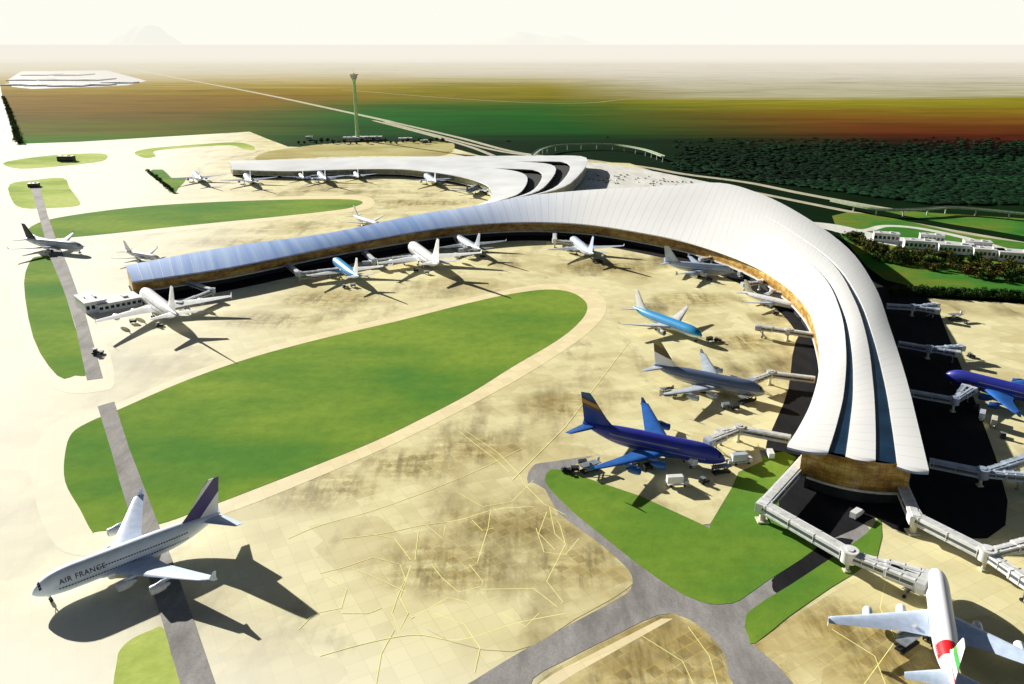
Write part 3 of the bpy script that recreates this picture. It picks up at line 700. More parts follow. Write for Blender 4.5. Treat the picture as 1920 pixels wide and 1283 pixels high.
def aircraft(kind, nose, tail, label, body='white', wing=None, fin=None, nac=None, detail=True, group='airliners parked around the terminals', fit=True, wl=None, mul=1.0):
    T = TYPES[kind]; D = plane_meshes(kind)
    n_ = g(*nose, T['zc'] - T['hh'] * .3); t_ = g(*tail, T['zc'] + T['hh'] * .5)
    d = (n_ - t_); d.z = 0; meas = d.length; d.normalize()
    c = (n_ + t_) / 2; s = max(.85, min(1.3, meas / T['L'] * 1.06)) if fit else mul
    if not fit: c = n_ - d * T['L'] / 2
    print('PLANE', label[:40], kind, 'measured', round(meas, 1), 'scale', round(s, 2))
    rz = math.atan2(-d.x, d.y)
    root = thing('airliner', label, 'airliner', (c.x, c.y, .1), rz, group)
    root.scale = (s, s, s)
    wing = wing or body; fin = fin or body; nac = nac or wing
    P = lambda nm, key, mt: obj(nm, D[key], M[mt], root)
    fu = P('fuselage', 'fuselage', body)
    P('belly_fairing', 'belly_fairing', wing)
    for sg in (1, -1):
        wo = P('wing', ('wing', sg), wing); obj('winglet', D['winglet', sg], M[wl or wing], wo)
        P('tailplane', ('tailplane', sg), wing)
    P('tail_fin', 'tail_fin', fin)
    for i in range(len(T['eng'])):
        for sg in (1, -1):
            e_ = P('engine', ('engine', i, sg), nac)
            obj('fan', D['fan', i, sg], M['dark'], e_); obj('pylon', D['pylon', i, sg], M[wing], e_)
    if detail:
        [obj('window_row', q_, M['window_strip'], root) for q_ in D['rows']]; P('windshield', 'windshield', 'glass')
    for i in range(len(D['gear_pos'])):
        q = P('landing_gear', ('gear', i), 'steel')
        for wm in D['wheels', i]: obj('wheel', wm, M['black'], q)
    return root
big = aircraft('jumbo', (72, 1112), (404, 968), 'white double-deck airliner with dark striped tail and lettering, taxiing in the left foreground', 'jumbo_white', 'wing_blue', 'fin_stripe', 'white')
# lettering on the port side (and mirrored reading on the starboard side)
def fuselage_text(root, txt, f_start, zr, size, side, T, word=0, name='lettering'):
    cu = bpy.data.curves.new(name, 'FONT'); cu.body = txt; cu.size = size; cu.space_character = 1.12; cu.offset = .03
    to = bpy.data.objects.new('tmp', cu); col.objects.link(to)
    dg = bpy.context.evaluated_depsgraph_get(); me = bpy.data.meshes.new_from_object(to.evaluated_get(dg))
    bpy.data.objects.remove(to)
    bm = bmesh.new(); bm.from_mesh(me); bmesh.ops.triangulate(bm, faces=bm.faces); bmesh.ops.subdivide_edges(bm, edges=[e for e in bm.edges if e.calc_length() > .5], cuts=2)
    ws = max(v.co.x for v in bm.verts)
    bmesh.ops.delete(bm, geom=[v for v in bm.verts if (v.co.x > ws * .305) != bool(word)], context='VERTS')
    for v in bm.verts:
        a = math.asin(max(-.97, min(.97, (zr + v.co.y - T['zc']) / T['hh'])))
        xx = v.co.x if side < 0 else ws - v.co.x
        f = f_start + xx / T['L']
        v.co = fus_point(T, f, math.pi - a if side < 0 else a, .10)
    bm.to_mesh(me); bm.free(); me.materials.clear()
    return obj(name, me, M['text'], root)
for sd in (-1, 1):
    for wd_ in (0, 1): fuselage_text(big, 'AIR FRANCE', .12, 8.2, 2.7, sd, TYPES['jumbo'], wd_)
aircraft('jumbo', (270, 556), (330, 596), 'all white four-engined airliner at the pier tip next to the low white building', 'white', 'white', 'white', 'offwhite')
aircraft('twin', (624, 490), (677, 527), 'cyan-bodied airliner nosed in to the middle of the long pier', 'cyan_body', 'offwhite', 'white', 'offwhite')
aircraft('jumbo', (769, 466), (824, 500), 'white four-engined airliner parked right of the cyan one along the pier', 'white', 'white', 'white', 'offwhite')
aircraft('twin', (853, 448), (900, 471), 'grey airliner in the shade of the roof where the pier begins to curve', 'silver', 'steel', 'silver', 'steel')
aircraft('twin', (1072, 452), (1112, 480), 'pale blue airliner seen end-on below the middle of the curved roof', 'pale_body', 'silver', 'pale_body', 'silver')
aircraft('jumbo', (1372, 509), (1250, 490), 'pale grey-blue airliner lying broadside under the inner bend of the roof', 'pale_body', 'pale_body', 'silver', 'white')
aircraft('twin', (1478, 572), (1410, 549), 'small white airliner tucked into the tight inner bend of the terminal', 'white', 'silver', 'cream', 'steel')
aircraft('twin', (1312, 632), (1190, 580), 'bright cyan airliner with white tail standing alone on the inner apron', 'cyan_body', 'offwhite', 'white', 'offwhite')
aircraft('jumbo', (1428, 737), (1232, 686), 'silver four-engined airliner with dark patch on its tail beside the blue double-decker', 'grey_body', 'silver', 'fin_dark', 'silver')
aircraft('jumbo', (1352, 864), (1100, 798), 'deep blue double-deck airliner with gold mark on its tail, left of the terminal end', 'navy_body', 'navy_light', 'fin_gold', 'navy_light')
aircraft('jumbo', (1775, 706), (2008, 752), 'deep blue airliner cut by the right edge of the view, nose towards the terminal', 'navy_body', 'navy_light', 'fin_gold', 'navy_light')
aircraft('jumbo', (1752, 1078), (1788, 1278), 'white airliner with red and green tail at the long elbow bridge, bottom right', 'white_red', 'wing_blue', 'fin_red_green', 'white', wl='white')
aircraft('twin', (156, 468), (46, 452), 'pale airliner with black tail taxiing on the strip at the left side', 'silver', 'silver', 'dark', 'steel')
aircraft('twin', (292, 484), (240, 470), 'white airliner behind the tip of the long pier', 'white', 'silver', 'white', 'silver')
aircraft('twin', (712, 424), (664, 405), 'white airliner standing between the two piers behind the long roof', 'white', 'white', 'white', 'white')
for nx, tx, bd, lab in (((366, 330), (384, 347), 'silver', 'grey airliner at the outer end of the distant pier, leftmost of the far row'),
                        ((462, 334), (482, 356), 'pale_body', 'blue-grey wide airliner, second from left beside the distant pier'),
                        ((560, 326), (574, 338), 'cream', 'small cream airliner beside the middle of the distant pier'),
                        ((600, 330), (620, 348), 'greyblue', 'blue airliner beside the middle of the distant pier'),
                        ((664, 324), (678, 338), 'white', 'white airliner on the distant pier, below and right of the control tower'),
                        ((800, 334), (832, 354), 'pale_body', 'pale blue wide airliner in the hollow of the distant terminal'),
                        ((898, 350), (868, 362), 'steel', 'dark grey airliner closest to the glazed corner of the distant terminal')):
    aircraft('twin', nx, tx, lab, {'silver': 'pale_body', 'cream': 'silver', 'steel': 'greyblue'}.get(bd, bd), 'greyblue' if bd != 'white' else 'silver', bd, 'silver', detail=False, fit=False, mul=1.0 if bd in ('cream', 'white', 'steel') else 1.35, group='airliners along the distant pier')

# ------------------------------------------------------------------ jet bridges
def jet_bridge(px, label, wd=4.4, h=7.0, arms=(), mat='offwhite', fixed=None, loc_h=None):
    """px: pixel path at floor height; the first leg(s) are fixed glazed tunnel, the last is telescoping"""
    P = [g(x, y, h) for x, y in px]
    o0 = Vector((P[0].x, P[0].y, 0)); root = thing('jet_bridge', label, 'jet bridge', o0, 0, 'jet bridges reaching from the terminal')
    P = [p - o0 for p in P]; ht = wd * .78
    def tunnel(a, b, w_, h_, m_, tele=True):
        mb = MB(); mb.beam(a, b, w_, h_); t_ = mb.build('tunnel', M[m_], root)
        d = (b - a).normalized(); sd = d.cross(Vector((0, 0, 1))).normalized(); up = sd.cross(d)
        mb = MB()
        for s_ in (-1, 1):
            off = sd * s_ * (w_ / 2 + .04)
            mb.beam(a + d * .8 + off + up * .2, b - d * .8 + off + up * .2, .06, h_ * .34)
        mb.build('window_band', M['bridge_glass'], t_)
        mb = MB(); L_ = (b - a).length; n_ = max(2, int(L_ / (5 if tele else 14)))
        for k in range(n_ + 1):
            c = a.lerp(b, (k + .2) / (n_ + .4)); mb.beam(c - sd * (w_ / 2 + .12) + up * (h_ / 2 + .05), c + sd * (w_ / 2 + .12) + up * (h_ / 2 + .05), .35, .22)
            for s_ in (-1, 1): mb.beam(c + sd * s_ * (w_ / 2 + .1) - up * h_ / 2, c + sd * s_ * (w_ / 2 + .1) + up * h_ / 2, .18, .18)
        mb.beam(a + up * (h_ / 2 + .14), b + up * (h_ / 2 + .14), w_ * (.3 if tele else .62), .22)
        for s_ in (-1, 1): mb.beam(a + sd * s_ * (w_ / 2 + .06) - up * h_ * .38, b + sd * s_ * (w_ / 2 + .06) - up * h_ * .38, .1, h_ * .2)
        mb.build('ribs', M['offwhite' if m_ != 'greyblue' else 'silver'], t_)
    def column(p, r_=.8, m_='cream'):
        mb = MB(); mb.cyl((p.x, p.y, 0), r_, p.z - ht / 2 + .02, seg=14); mb.box((p.x, p.y, .35), (r_ * 3.4, r_ * 3.4, .7)); mb.box((p.x, p.y, p.z - ht / 2 - .3), (wd * .9, wd * .9, .55)); mb.build('support_column', M[m_], root)
    def rotunda(p):
        mb = MB(); mb.cyl((p.x, p.y, p.z - ht * .6), wd * .62, ht * 1.2, seg=20); mb.cyl((p.x, p.y, p.z + ht * .62), wd * .66, .3, seg=20); mb.cyl((p.x, p.y, p.z + ht * .62 + .35), wd * .3, .25, seg=16)
        mb.build('rotunda', M[mat], root, 40)
    for i in range(len(P) - 1):
        a, b = P[i], P[i + 1]
        if i > 0:
            if i == 1 and len(P) > 3 or (wd > 5 and i == 1):   # mitred corner block on a broad pier
                da = (P[0] - a).normalized(); mb = MB(); mb.box((a.x, a.y, a.z), (wd * 1.12, wd * 1.12, ht * 1.06), math.atan2(da.y, da.x), .15); mb.box((a.x, a.y, a.z + ht * .56), (wd * .7, wd * .7, .25), math.atan2(da.y, da.x)); mb.build('corner_block', M[mat], root)
                column(a + Vector((0, 0, 0)), 1.5)
            else: rotunda(a); column(a)
        L_ = (b - a).length; last = i == len(P) - 2
        if last and len(P) > 2 or last and fixed:
            d = (b - a).normalized(); m1 = a + d * L_ * .48
            tunnel(a, m1 + d * 2, wd * .82, ht * .82, mat)
            tunnel(m1, b - d * 3.0, wd, ht, mat)
            mb = MB(); c = b - d * 1.6; rz = math.atan2(d.y, d.x)
            mb.box((c.x, c.y, c.z), (3.4, wd * 1.3, ht * 1.12), rz, .25); mb.box((b.x, b.y, b.z), (1.3, wd * 1.05, ht * .95), rz, .2)
            mb.build('cab', M['silver' if mat != 'white' else 'offwhite'], root, 30)
            # wheeled drive frame
            c = a + d * L_ * .78; sd = Vector((-d.y, d.x, 0)); mb = MB()
            for s_ in (-1, 1): mb.beam((c + sd * s_ * 1.6).xy.to_3d() + Vector((0, 0, .8)), c + sd * s_ * 1.6 - Vector((0, 0, ht * .4)), .5, .5)
            mb.beam((c + sd * 2.4).xy.to_3d() + Vector((0, 0, 1.0)), (c - sd * 2.4).xy.to_3d() + Vector((0, 0, 1.0)), .6, .5)
            q = mb.build('drive_frame', M['steel'], root)
            for s_ in (-1, 1):
                mb = MB(); wc = (c + sd * s_ * 2.3); n = 14
                mb.loft([[Vector((wc.x, wc.y, .75)) + sd * k_ + d * (.72 * math.cos(2 * math.pi * k / n)) + Vector((0, 0, .72 * math.sin(2 * math.pi * k / n))) for k in range(n)] for k_ in (-.3, .3)])
                mb.build('wheel', M['black'], q)
            # service stair
            mb = MB(); e0 = b - d * 3 + sd * (wd * .6); e1 = e0 - d * 6; e1.z = .3; e0 = e0 - Vector((0, 0, ht * .45))
            mb.beam(e0, e1, 1.0, .25); mb.beam(e0 + sd * .5 + Vector((0, 0, 1)), e1 + sd * .5 + Vector((0, 0, 1)), .08, .08)
            mb.build('stair', M['steel'], root)
        else: tunnel(a, b, wd, ht, mat, False)
    for ap in arms:   # a second telescoping arm from the last rotunda
        a = P[-2]; b = g(*ap, h) - o0; d = (b - a).normalized(); L_ = (b - a).length
        tunnel(a, a + d * L_ * .52, wd * .78, ht * .8, mat); tunnel(a + d * L_ * .46, b - d * 2.4, wd * .95, ht, mat)
        mb = MB(); c = b - d * 1.2; mb.box(tuple(c), (3.2, wd * 1.25, ht * 1.1), math.atan2(d.y, d.x), .25); mb.build('cab', M['offwhite'], root, 30)
        column(a + d * L_ * .8, .35, 'steel')
    return root
jet_bridge([(1545, 632), (1478, 622), (1418, 614)], 'pale jet bridge on the inner side, standing free below the tight bend', 4.2)
jet_bridge([(1528, 712), (1445, 702), (1408, 716)], 'pale jet bridge reaching the silver four-engined airliner', 4.2)
jet_bridge([(1482, 824), (1386, 806), (1326, 830)], 'pale jet bridge reaching the left side of the deep blue double-decker', 4.6, arms=[(1345, 815)])
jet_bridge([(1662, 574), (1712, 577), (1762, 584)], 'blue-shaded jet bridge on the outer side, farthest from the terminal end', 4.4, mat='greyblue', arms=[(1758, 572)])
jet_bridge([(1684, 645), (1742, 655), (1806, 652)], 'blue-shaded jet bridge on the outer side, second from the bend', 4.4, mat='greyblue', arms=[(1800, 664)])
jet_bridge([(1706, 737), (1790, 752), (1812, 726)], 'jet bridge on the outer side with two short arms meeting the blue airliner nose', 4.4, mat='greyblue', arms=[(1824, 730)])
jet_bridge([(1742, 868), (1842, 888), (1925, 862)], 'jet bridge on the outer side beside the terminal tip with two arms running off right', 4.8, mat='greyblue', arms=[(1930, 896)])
jet_bridge([(1512, 862), (1432, 950), (1592, 1042), (1738, 1100)], 'long white elbow bridge from the terminal tip to the red and green tailed airliner', 5.4, 7.5, mat='white', arms=[(1742, 1085)])
jet_bridge([(1690, 912), (1716, 972), (1850, 1040), (1955, 1112)], 'white bridge from the terminal tip bending towards the lower right corner', 5.2, 7.5, mat='white', arms=[(1960, 1012)])
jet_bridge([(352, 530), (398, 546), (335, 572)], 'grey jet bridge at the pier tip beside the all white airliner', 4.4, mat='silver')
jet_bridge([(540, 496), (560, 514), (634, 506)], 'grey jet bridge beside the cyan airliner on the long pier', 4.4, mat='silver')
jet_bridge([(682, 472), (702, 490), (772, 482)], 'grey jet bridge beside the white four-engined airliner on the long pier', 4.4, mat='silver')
jet_bridge([(855, 448), (880, 466), (862, 470)], 'dark jet bridge behind the grey airliner near the bend', 4.0, mat='steel')
jet_bridge([(1040, 434), (1040, 452), (1078, 456)], 'white jet bridge with tall pylon left of the end-on pale blue airliner', 4.4, mat='white')
jet_bridge([(1340, 472), (1335, 484), (1312, 487)], 'cream jet bridge above the broadside grey-blue airliner', 4.0, mat='cream')
jet_bridge([(1490, 556), (1448, 548), (1436, 556)], 'pale jet bridge beside the small white airliner in the tight bend', 4.0, mat='offwhite')

jet_bridge([(1442, 520), (1425, 530), (1392, 534)], 'short silver jet bridge between the broadside airliner and the tight bend', 4.2, mat='silver')
# ------------------------------------------------------------------ buildings and towers
def box_building(px, size, h, rz, label, mat='white', name='service_building', rows=1, group=None, gz=0):
    p = g(*px, 0); t = thing(name, label, 'building', (p.x, p.y, 0), rz, group); lx, ly = size
    MB().box((0, 0, h / 2), (lx, ly, h), 0, .15).build('wall', M[mat], t)
    m = MB(); m.box((0, 0, h + .25), (lx + .8, ly + .8, .5)); m.box((lx * .2, 0, h + 1.0), (lx * .12, ly * .3, 1.4)); m.box((-lx * .25, ly * .1, h + .8), (lx * .08, ly * .2, 1.0)); m.build('roof', M['offwhite'], t)
    for r_ in range(rows):
        n = max(2, int(lx / 4)); z = h * (r_ + .55) / rows
        for k in range(min(n, 12)):
            x = -lx / 2 + lx * (k + .5) / min(n, 12)
            for s_ in (-1, 1): MB().box((x, s_ * (ly / 2 + .02), z), (lx / min(n, 12) * .62, .12, h / rows * .36)).build('window', M['glass'], t)
    return t
PA = math.atan2(*(reversed((g(640, 459, 17) - g(248, 528, 17)).xy)))
box_building((172, 578), (16, 30), 9, PA, 'bright white block at the tip of the long pier, left of its low wing')
box_building((220, 574), (34, 22), 6.5, PA, 'low white wing with dark windows between the white block and the pier tip', rows=1)
box_building((125, 302), (28, 14), 9, 0, 'small dark block with masts on the far left grass oval', 'dark')
box_building((64, 350), (14, 12), 5, .2, 'small dark hut at the top of the far left grass patch', 'dark')
q0 = 0
for (px_, sz, h_, lab) in (((655, 265), (26, 14), 9, 'pale block directly left of the control tower foot'), ((700, 262), (40, 16), 7, 'low pale building right of the control tower foot'), ((760, 264), (30, 14), 6, 'low building farther right of the control tower'), ((795, 267), (16, 12), 5, 'small end building at the right of the tower compound'), ((580, 262), (14, 10), 7, 'isolated small pale building left of the tower compound')):
    box_building(px_, sz, h_, .1, lab, 'offwhite', group='buildings of the tower compound')
for k, (px_, sz, lab) in enumerate((((1722, 466), (30, 14), 'white house left of the far right white block'), ((1790, 474), (34, 16), 'white building with a dark doorway near the right edge'), ((1850, 482), (28, 16), 'white long building second from the right edge'), ((1905, 488), (36, 18), 'white building cut by the right edge above the shrubs'), ((1660, 452), (26, 12), 'small white building nearest the terminal roof in the landside row'), ((1745, 455), (24, 10), 'small white building just behind the landside row, left part'), ((1830, 468), (26, 12), 'small white building just behind the landside row, right part'))):
    box_building(px_, sz, 9, -.3, lab, 'white', 'landside_building', 1, 'white landside buildings')
patch('yard', [(15, 150), (40, 134), (200, 132), (275, 152), (240, 160), (180, 163), (60, 167), (22, 163)], M['white'], -.12)
# far white greenhouse halls
k = 0
for (x, y, n_) in ((40, 160, 1), (85, 161, 1), (130, 162, 1), (180, 160, 1), (225, 156, 1), (60, 150, 1), (120, 150, 1), (175, 150, 1), (80, 141, 1), (140, 141, 1)):
    p = g(x, y, 0); t = thing('warehouse', ['white hall in the nearest row of the far left complex', 'white hall in the middle row of the far left complex', 'white hall in the farthest row of the far left complex'][0 if k < 5 else (1 if k < 8 else 2)], 'warehouse', (p.x, p.y, 0), .05, 'white halls far away at upper left')
    wv = 175
    MB().box((0, 0, 3), (wv * .97, 110 if k < 5 else 260, 6)).build('wall', M['white'], t)
    MB().loft([[Vector((-wv * .49, s_ * 1, 6)), Vector((0, s_, 8)), Vector((wv * .49, s_, 6))] for s_ in ((-57, 57) if k < 5 else (-132, 132))]).build('roof', M['white'], t)
    k += 1
# control tower
p = g(671, 263, 0); ct = thing('control_tower', 'tall slender pale green control tower rising behind the distant pier', 'control tower', (p.x, p.y, 0))
TH = 146
M['cabglass'] = plain('pale_glass', (.45, .50, .42), .2)
M['tower'] = plain('pale_green_concrete', (.48, .76, .32), .7, var=.2)
m = MB(); m.loft([[Vector((r_ * math.cos(2 * math.pi * k / 16), r_ * math.sin(2 * math.pi * k / 16), z)) for k in range(16)] for z, r_ in ((0, 8), (8, 4.6), (45, 3.9), (TH * .86, 3.4), (TH * .90, 4.6))]); m.build('shaft', M['tower'], ct, 40)
m = MB(); m.loft([[Vector((r_ * math.cos(2 * math.pi * k / 16), r_ * math.sin(2 * math.pi * k / 16), z)) for k in range(16)] for z, r_ in ((TH * .90, 5), (TH * .925, 7.2), (TH * .96, 8.2))]); cabn = m.build('cab', M['cabglass'], ct, 40)
m = MB(); m.cyl((0, 0, TH * .96), 10.5, 2.2); m.cyl((0, 0, TH * .96 + 1.4), 6, 1.8, 3); m.cyl((0, 0, TH * .895), 6.6, .8); m.build('roof', M['cream'], ct)
m = MB(); m.cyl((0, 0, TH * .96 + 3), .35, 11, .1, 8); m.build('antenna', M['offwhite'], ct)
m = MB(); m.cyl((0, 0, 0), 17, 7, seg=24); m.cyl((0, 0, 7), 18, .6, seg=24); m.build('base_building', M['offwhite'], ct, 40)

# curved viaducts with columns
def viaduct(px, h, wd, label, step, mat='plaza'):
    P = smooth_path([g(x, y, h) for x, y in px], 8); o0 = Vector((P[0].x, P[0].y, 0))
    t = thing('viaduct', label, 'viaduct', o0)
    P = [p - o0 for p in P]; L = []
    for i, p in enumerate(P):
        q = (P[min(i + 1, len(P) - 1)] - P[max(i - 1, 0)]).normalized(); n_ = Vector((-q.y, q.x, 0)) * wd / 2
        L.append((p + n_ + Vector((0, 0, 1)), p + n_ - Vector((0, 0, 1.2)), p - n_ - Vector((0, 0, 1.2)), p - n_ + Vector((0, 0, 1)), p - n_ * .93 + Vector((0, 0, 1)), p - n_ * .93, p + n_ * .93, p + n_ * .93 + Vector((0, 0, 1))))
    MB().loft(L).build('deck', M[mat], t)
    acc = 0
    for a, b in zip(P[:-1], P[1:]):
        acc += (b - a).length
        if acc > step: acc = 0; MB().cyl((b.x, b.y, 0), .9, max(.5, b.z - 1.1), seg=10).build('column', M['offwhite'], t)
    return t
M['viaduct'] = plain('viaduct_concrete', (.42, .52, .34), .7, var=.3)
viaduct([(1000, 291), (1015, 280), (1042, 273), (1090, 270), (1149, 271), (1205, 280), (1243, 293)], 11, 8, 'curved elevated road on columns behind the gap between the terminals', 26, 'viaduct')
viaduct([(1560, 376), (1630, 390), (1680, 394), (1740, 392), (1780, 389), (1840, 393), (1940, 403)], 8, 8, 'pale elevated road curving off to the right edge above the highway', 30, 'viaduct')

# ------------------------------------------------------------------ vegetation
def leaf_mat(name, a, b, c):
    n = NM(name, .9, 0, .1); v = n.coord(); f = n.noise(v, .45, 3)
    n.b.inputs['Roughness'].default_value = .9
    return n.base(n.ramp(f, [(.35, a), (.5, b), (.65, c)]))
M['leaf1'] = leaf_mat('dark_leaves', (.01, .03, .008), (.035, .075, .015), (.09, .12, .02))
M['leaf2'] = leaf_mat('olive_leaves', (.03, .04, .01), (.10, .11, .02), (.22, .20, .05))
M['leaf3'] = leaf_mat('rusty_leaves', (.05, .035, .01), (.13, .085, .02), (.24, .18, .05))
def crown_mesh(seed, n=420):
    rnd = random.Random(seed); m = MB()
    cl = [(Vector((rnd.uniform(-.6, .6), rnd.uniform(-.6, .6), rnd.uniform(.3, 1.25))), rnd.uniform(.3, .55)) for _ in range(9)]
    for _ in range(n):
        c, r_ = rnd.choice(cl); d = Vector((rnd.gauss(0, 1), rnd.gauss(0, 1), rnd.gauss(0, 1))).normalized() * r_ * rnd.uniform(.5, 1.0)
        p = c + d; a = Vector((rnd.gauss(0, 1), rnd.gauss(0, 1), rnd.gauss(0, 1))).normalized(); b = a.orthogonal().normalized(); s_ = rnd.uniform(.06, .15)
        a2 = a.cross(b)
        m.face([p + b * s_, p + a2 * s_, p - b * s_ * .9, p - a2 * s_ * .8])
    return m.mesh('crown', fix=False)
CR = [crown_mesh(k) for k in range(5)]
m = MB(); m.loft([[Vector((r_ * math.cos(2 * math.pi * k / 8) + dx, r_ * math.sin(2 * math.pi * k / 8), z)) for k in range(8)] for z, r_, dx in ((0, .09, 0), (.3, .06, .02), (.7, .035, 0))])
for a in (0, 2.1, 4.2): m.beam((0, 0, .35), (.4 * math.cos(a), .4 * math.sin(a), .9), .03, .03)
TR = m.mesh('trunk')
tl = [0]
def tree(x, y, s, mt, label, group, name='broadleaf_tree'):
    p = g(x, y, 0)
    t = thing(name, label, 'tree', (p.x, p.y, 0), random.uniform(0, 6), group); t.scale = (s, s, s * random.uniform(.85, 1.15))
    obj('crown', random.choice(CR), M[mt], t); obj('trunk', TR, M['trunk'], t)
rnd = random.Random(3)
for i in range(120):
    u = (i + rnd.random()) / 120; x = 1590 + 345 * u
    y0 = 462 + 40 * u if u > .15 else 440 + 150 * u
    y = y0 + rnd.uniform(4, 34) * (.6 + .5 * u) * (1 if u > .1 else .8)
    mt = rnd.choice(['leaf1', 'leaf2', 'leaf2', 'leaf2'] if u < .45 else ['leaf1', 'leaf2', 'leaf1', 'leaf2', 'leaf3'])
    tree(x, y, rnd.uniform(3.2, 7.0), mt, {'leaf1': 'dark green tree in the belt at the right between lawn and white buildings', 'leaf2': 'olive tree in the belt at the right between lawn and white buildings', 'leaf3': 'rusty brown tree in the belt at the right between lawn and white buildings'}[mt], {'leaf1': 'dark green trees of the right belt', 'leaf2': 'olive trees of the right belt', 'leaf3': 'rusty trees of the right belt'}[mt])
for i in range(70):   # dark row below the lawn
    u = (i + rnd.random()) / 70; tree(1664 + 275 * u, 549 + 14 * u + rnd.uniform(-4, 3), rnd.uniform(3.0, 5.2), 'leaf1', 'dark tree in the hedge-like row along the lower edge of the right lawn', 'dark row below the right lawn')
for i in range(46):   # windbreak at the field edge upper left
    u = i / 45; tree(6 + 29 * u ** .8, 186 + 84 * u, rnd.uniform(7, 10), 'leaf1', 'dark tree in the windbreak along the left edge of the far field', 'windbreak trees at upper left')
for i in range(26):
    u = i / 25; tree(560 + 270 * u, 268 + rnd.uniform(-3, 3), rnd.uniform(4, 7), 'leaf1', 'dark tree around the control tower compound', 'trees of the tower compound')
for i in range(24):
    u = i / 23; tree(276 + 48 * u, 322 + 40 * u, rnd.uniform(3, 4.5), 'leaf1', 'dark shrub along the slanting edge of the small far grass wedge', 'shrubs on the far grass wedge')
# woodland beyond the highway: one mass
m = MB(); N = 0; vs = []; fs = []
rnd = random.Random(11)
base = [(0, 0, 1), (.9, 0, .45), (.28, .86, .5), (-.73, .53, .42), (-.73, -.53, .5), (.28, -.86, .44), (.6, .5, -.3), (-.4, .7, -.3), (-.75, -.3, -.3), (.2, -.8, -.3), (.8, -.4, -.3)]
bf = [(0, 1, 2), (0, 2, 3), (0, 3, 4), (0, 4, 5), (0, 5, 1), (1, 6, 2), (2, 7, 3), (3, 8, 4), (4, 9, 5), (5, 10, 1)]
def in_wood(x, y):
    road = 297 + (x - 1060) * .135 if x > 1060 else 240 + (x - 800) * .215
    return y < road - 6
while N < 6000:
    x = rnd.uniform(700, 1990); y = rnd.uniform(258, 418)
    if not in_wood(x, y) : continue
    if x > 1640 and y > 384: continue
    if 985 < x < 1260 and 262 < y : continue
    if rnd.random() > min(1, max(0, (y - 258) / 55)): continue
    if rnd.random() > min(1, max(.12, (x - 1000) / 600)): continue
    p = g(x, y, 0); s = rnd.uniform(4.5, 9); o_ = len(vs); a = rnd.uniform(0, 6); ca, sa = math.cos(a), math.sin(a); hz = s * rnd.uniform(.15, .32)
    for q in base:
        j = rnd.uniform(.8, 1.2); vs.append((p.x + (q[0] * ca - q[1] * sa) * s * j, p.y + (q[0] * sa + q[1] * ca) * s * j, hz * .5 + q[2] * hz * j))
    fs += [(a_ + o_, b_ + o_, c_ + o_) for a_, b_, c_ in bf]; N += 1
me = bpy.data.meshes.new('woodland'); me.from_pydata(vs, [], fs); me.polygons.foreach_set('use_smooth', [True] * len(fs))
def wood_mat():
    n = NM('woodland_leaves', 1, 0, .03); v = n.coord(); f = n.noise(n.coord(scale=(.0022, .007, 1)), 1, 5, .6); k = n.noise(v, .08, 4)
    c = n.ramp(f, [(.38, (.0015, .004, .002)), (.50, (.006, .024, .010)), (.62, (.014, .060, .022))])
    return n.base(n.mix(n.rng(k, .35, .7, 0, .6), c, (.004, .01, .005)))
M['wood'] = wood_mat()
tag(obj('woodland', me, M['wood']), 'dark green woodland spreading beyond the highway on the right', 'woodland', kind='stuff')

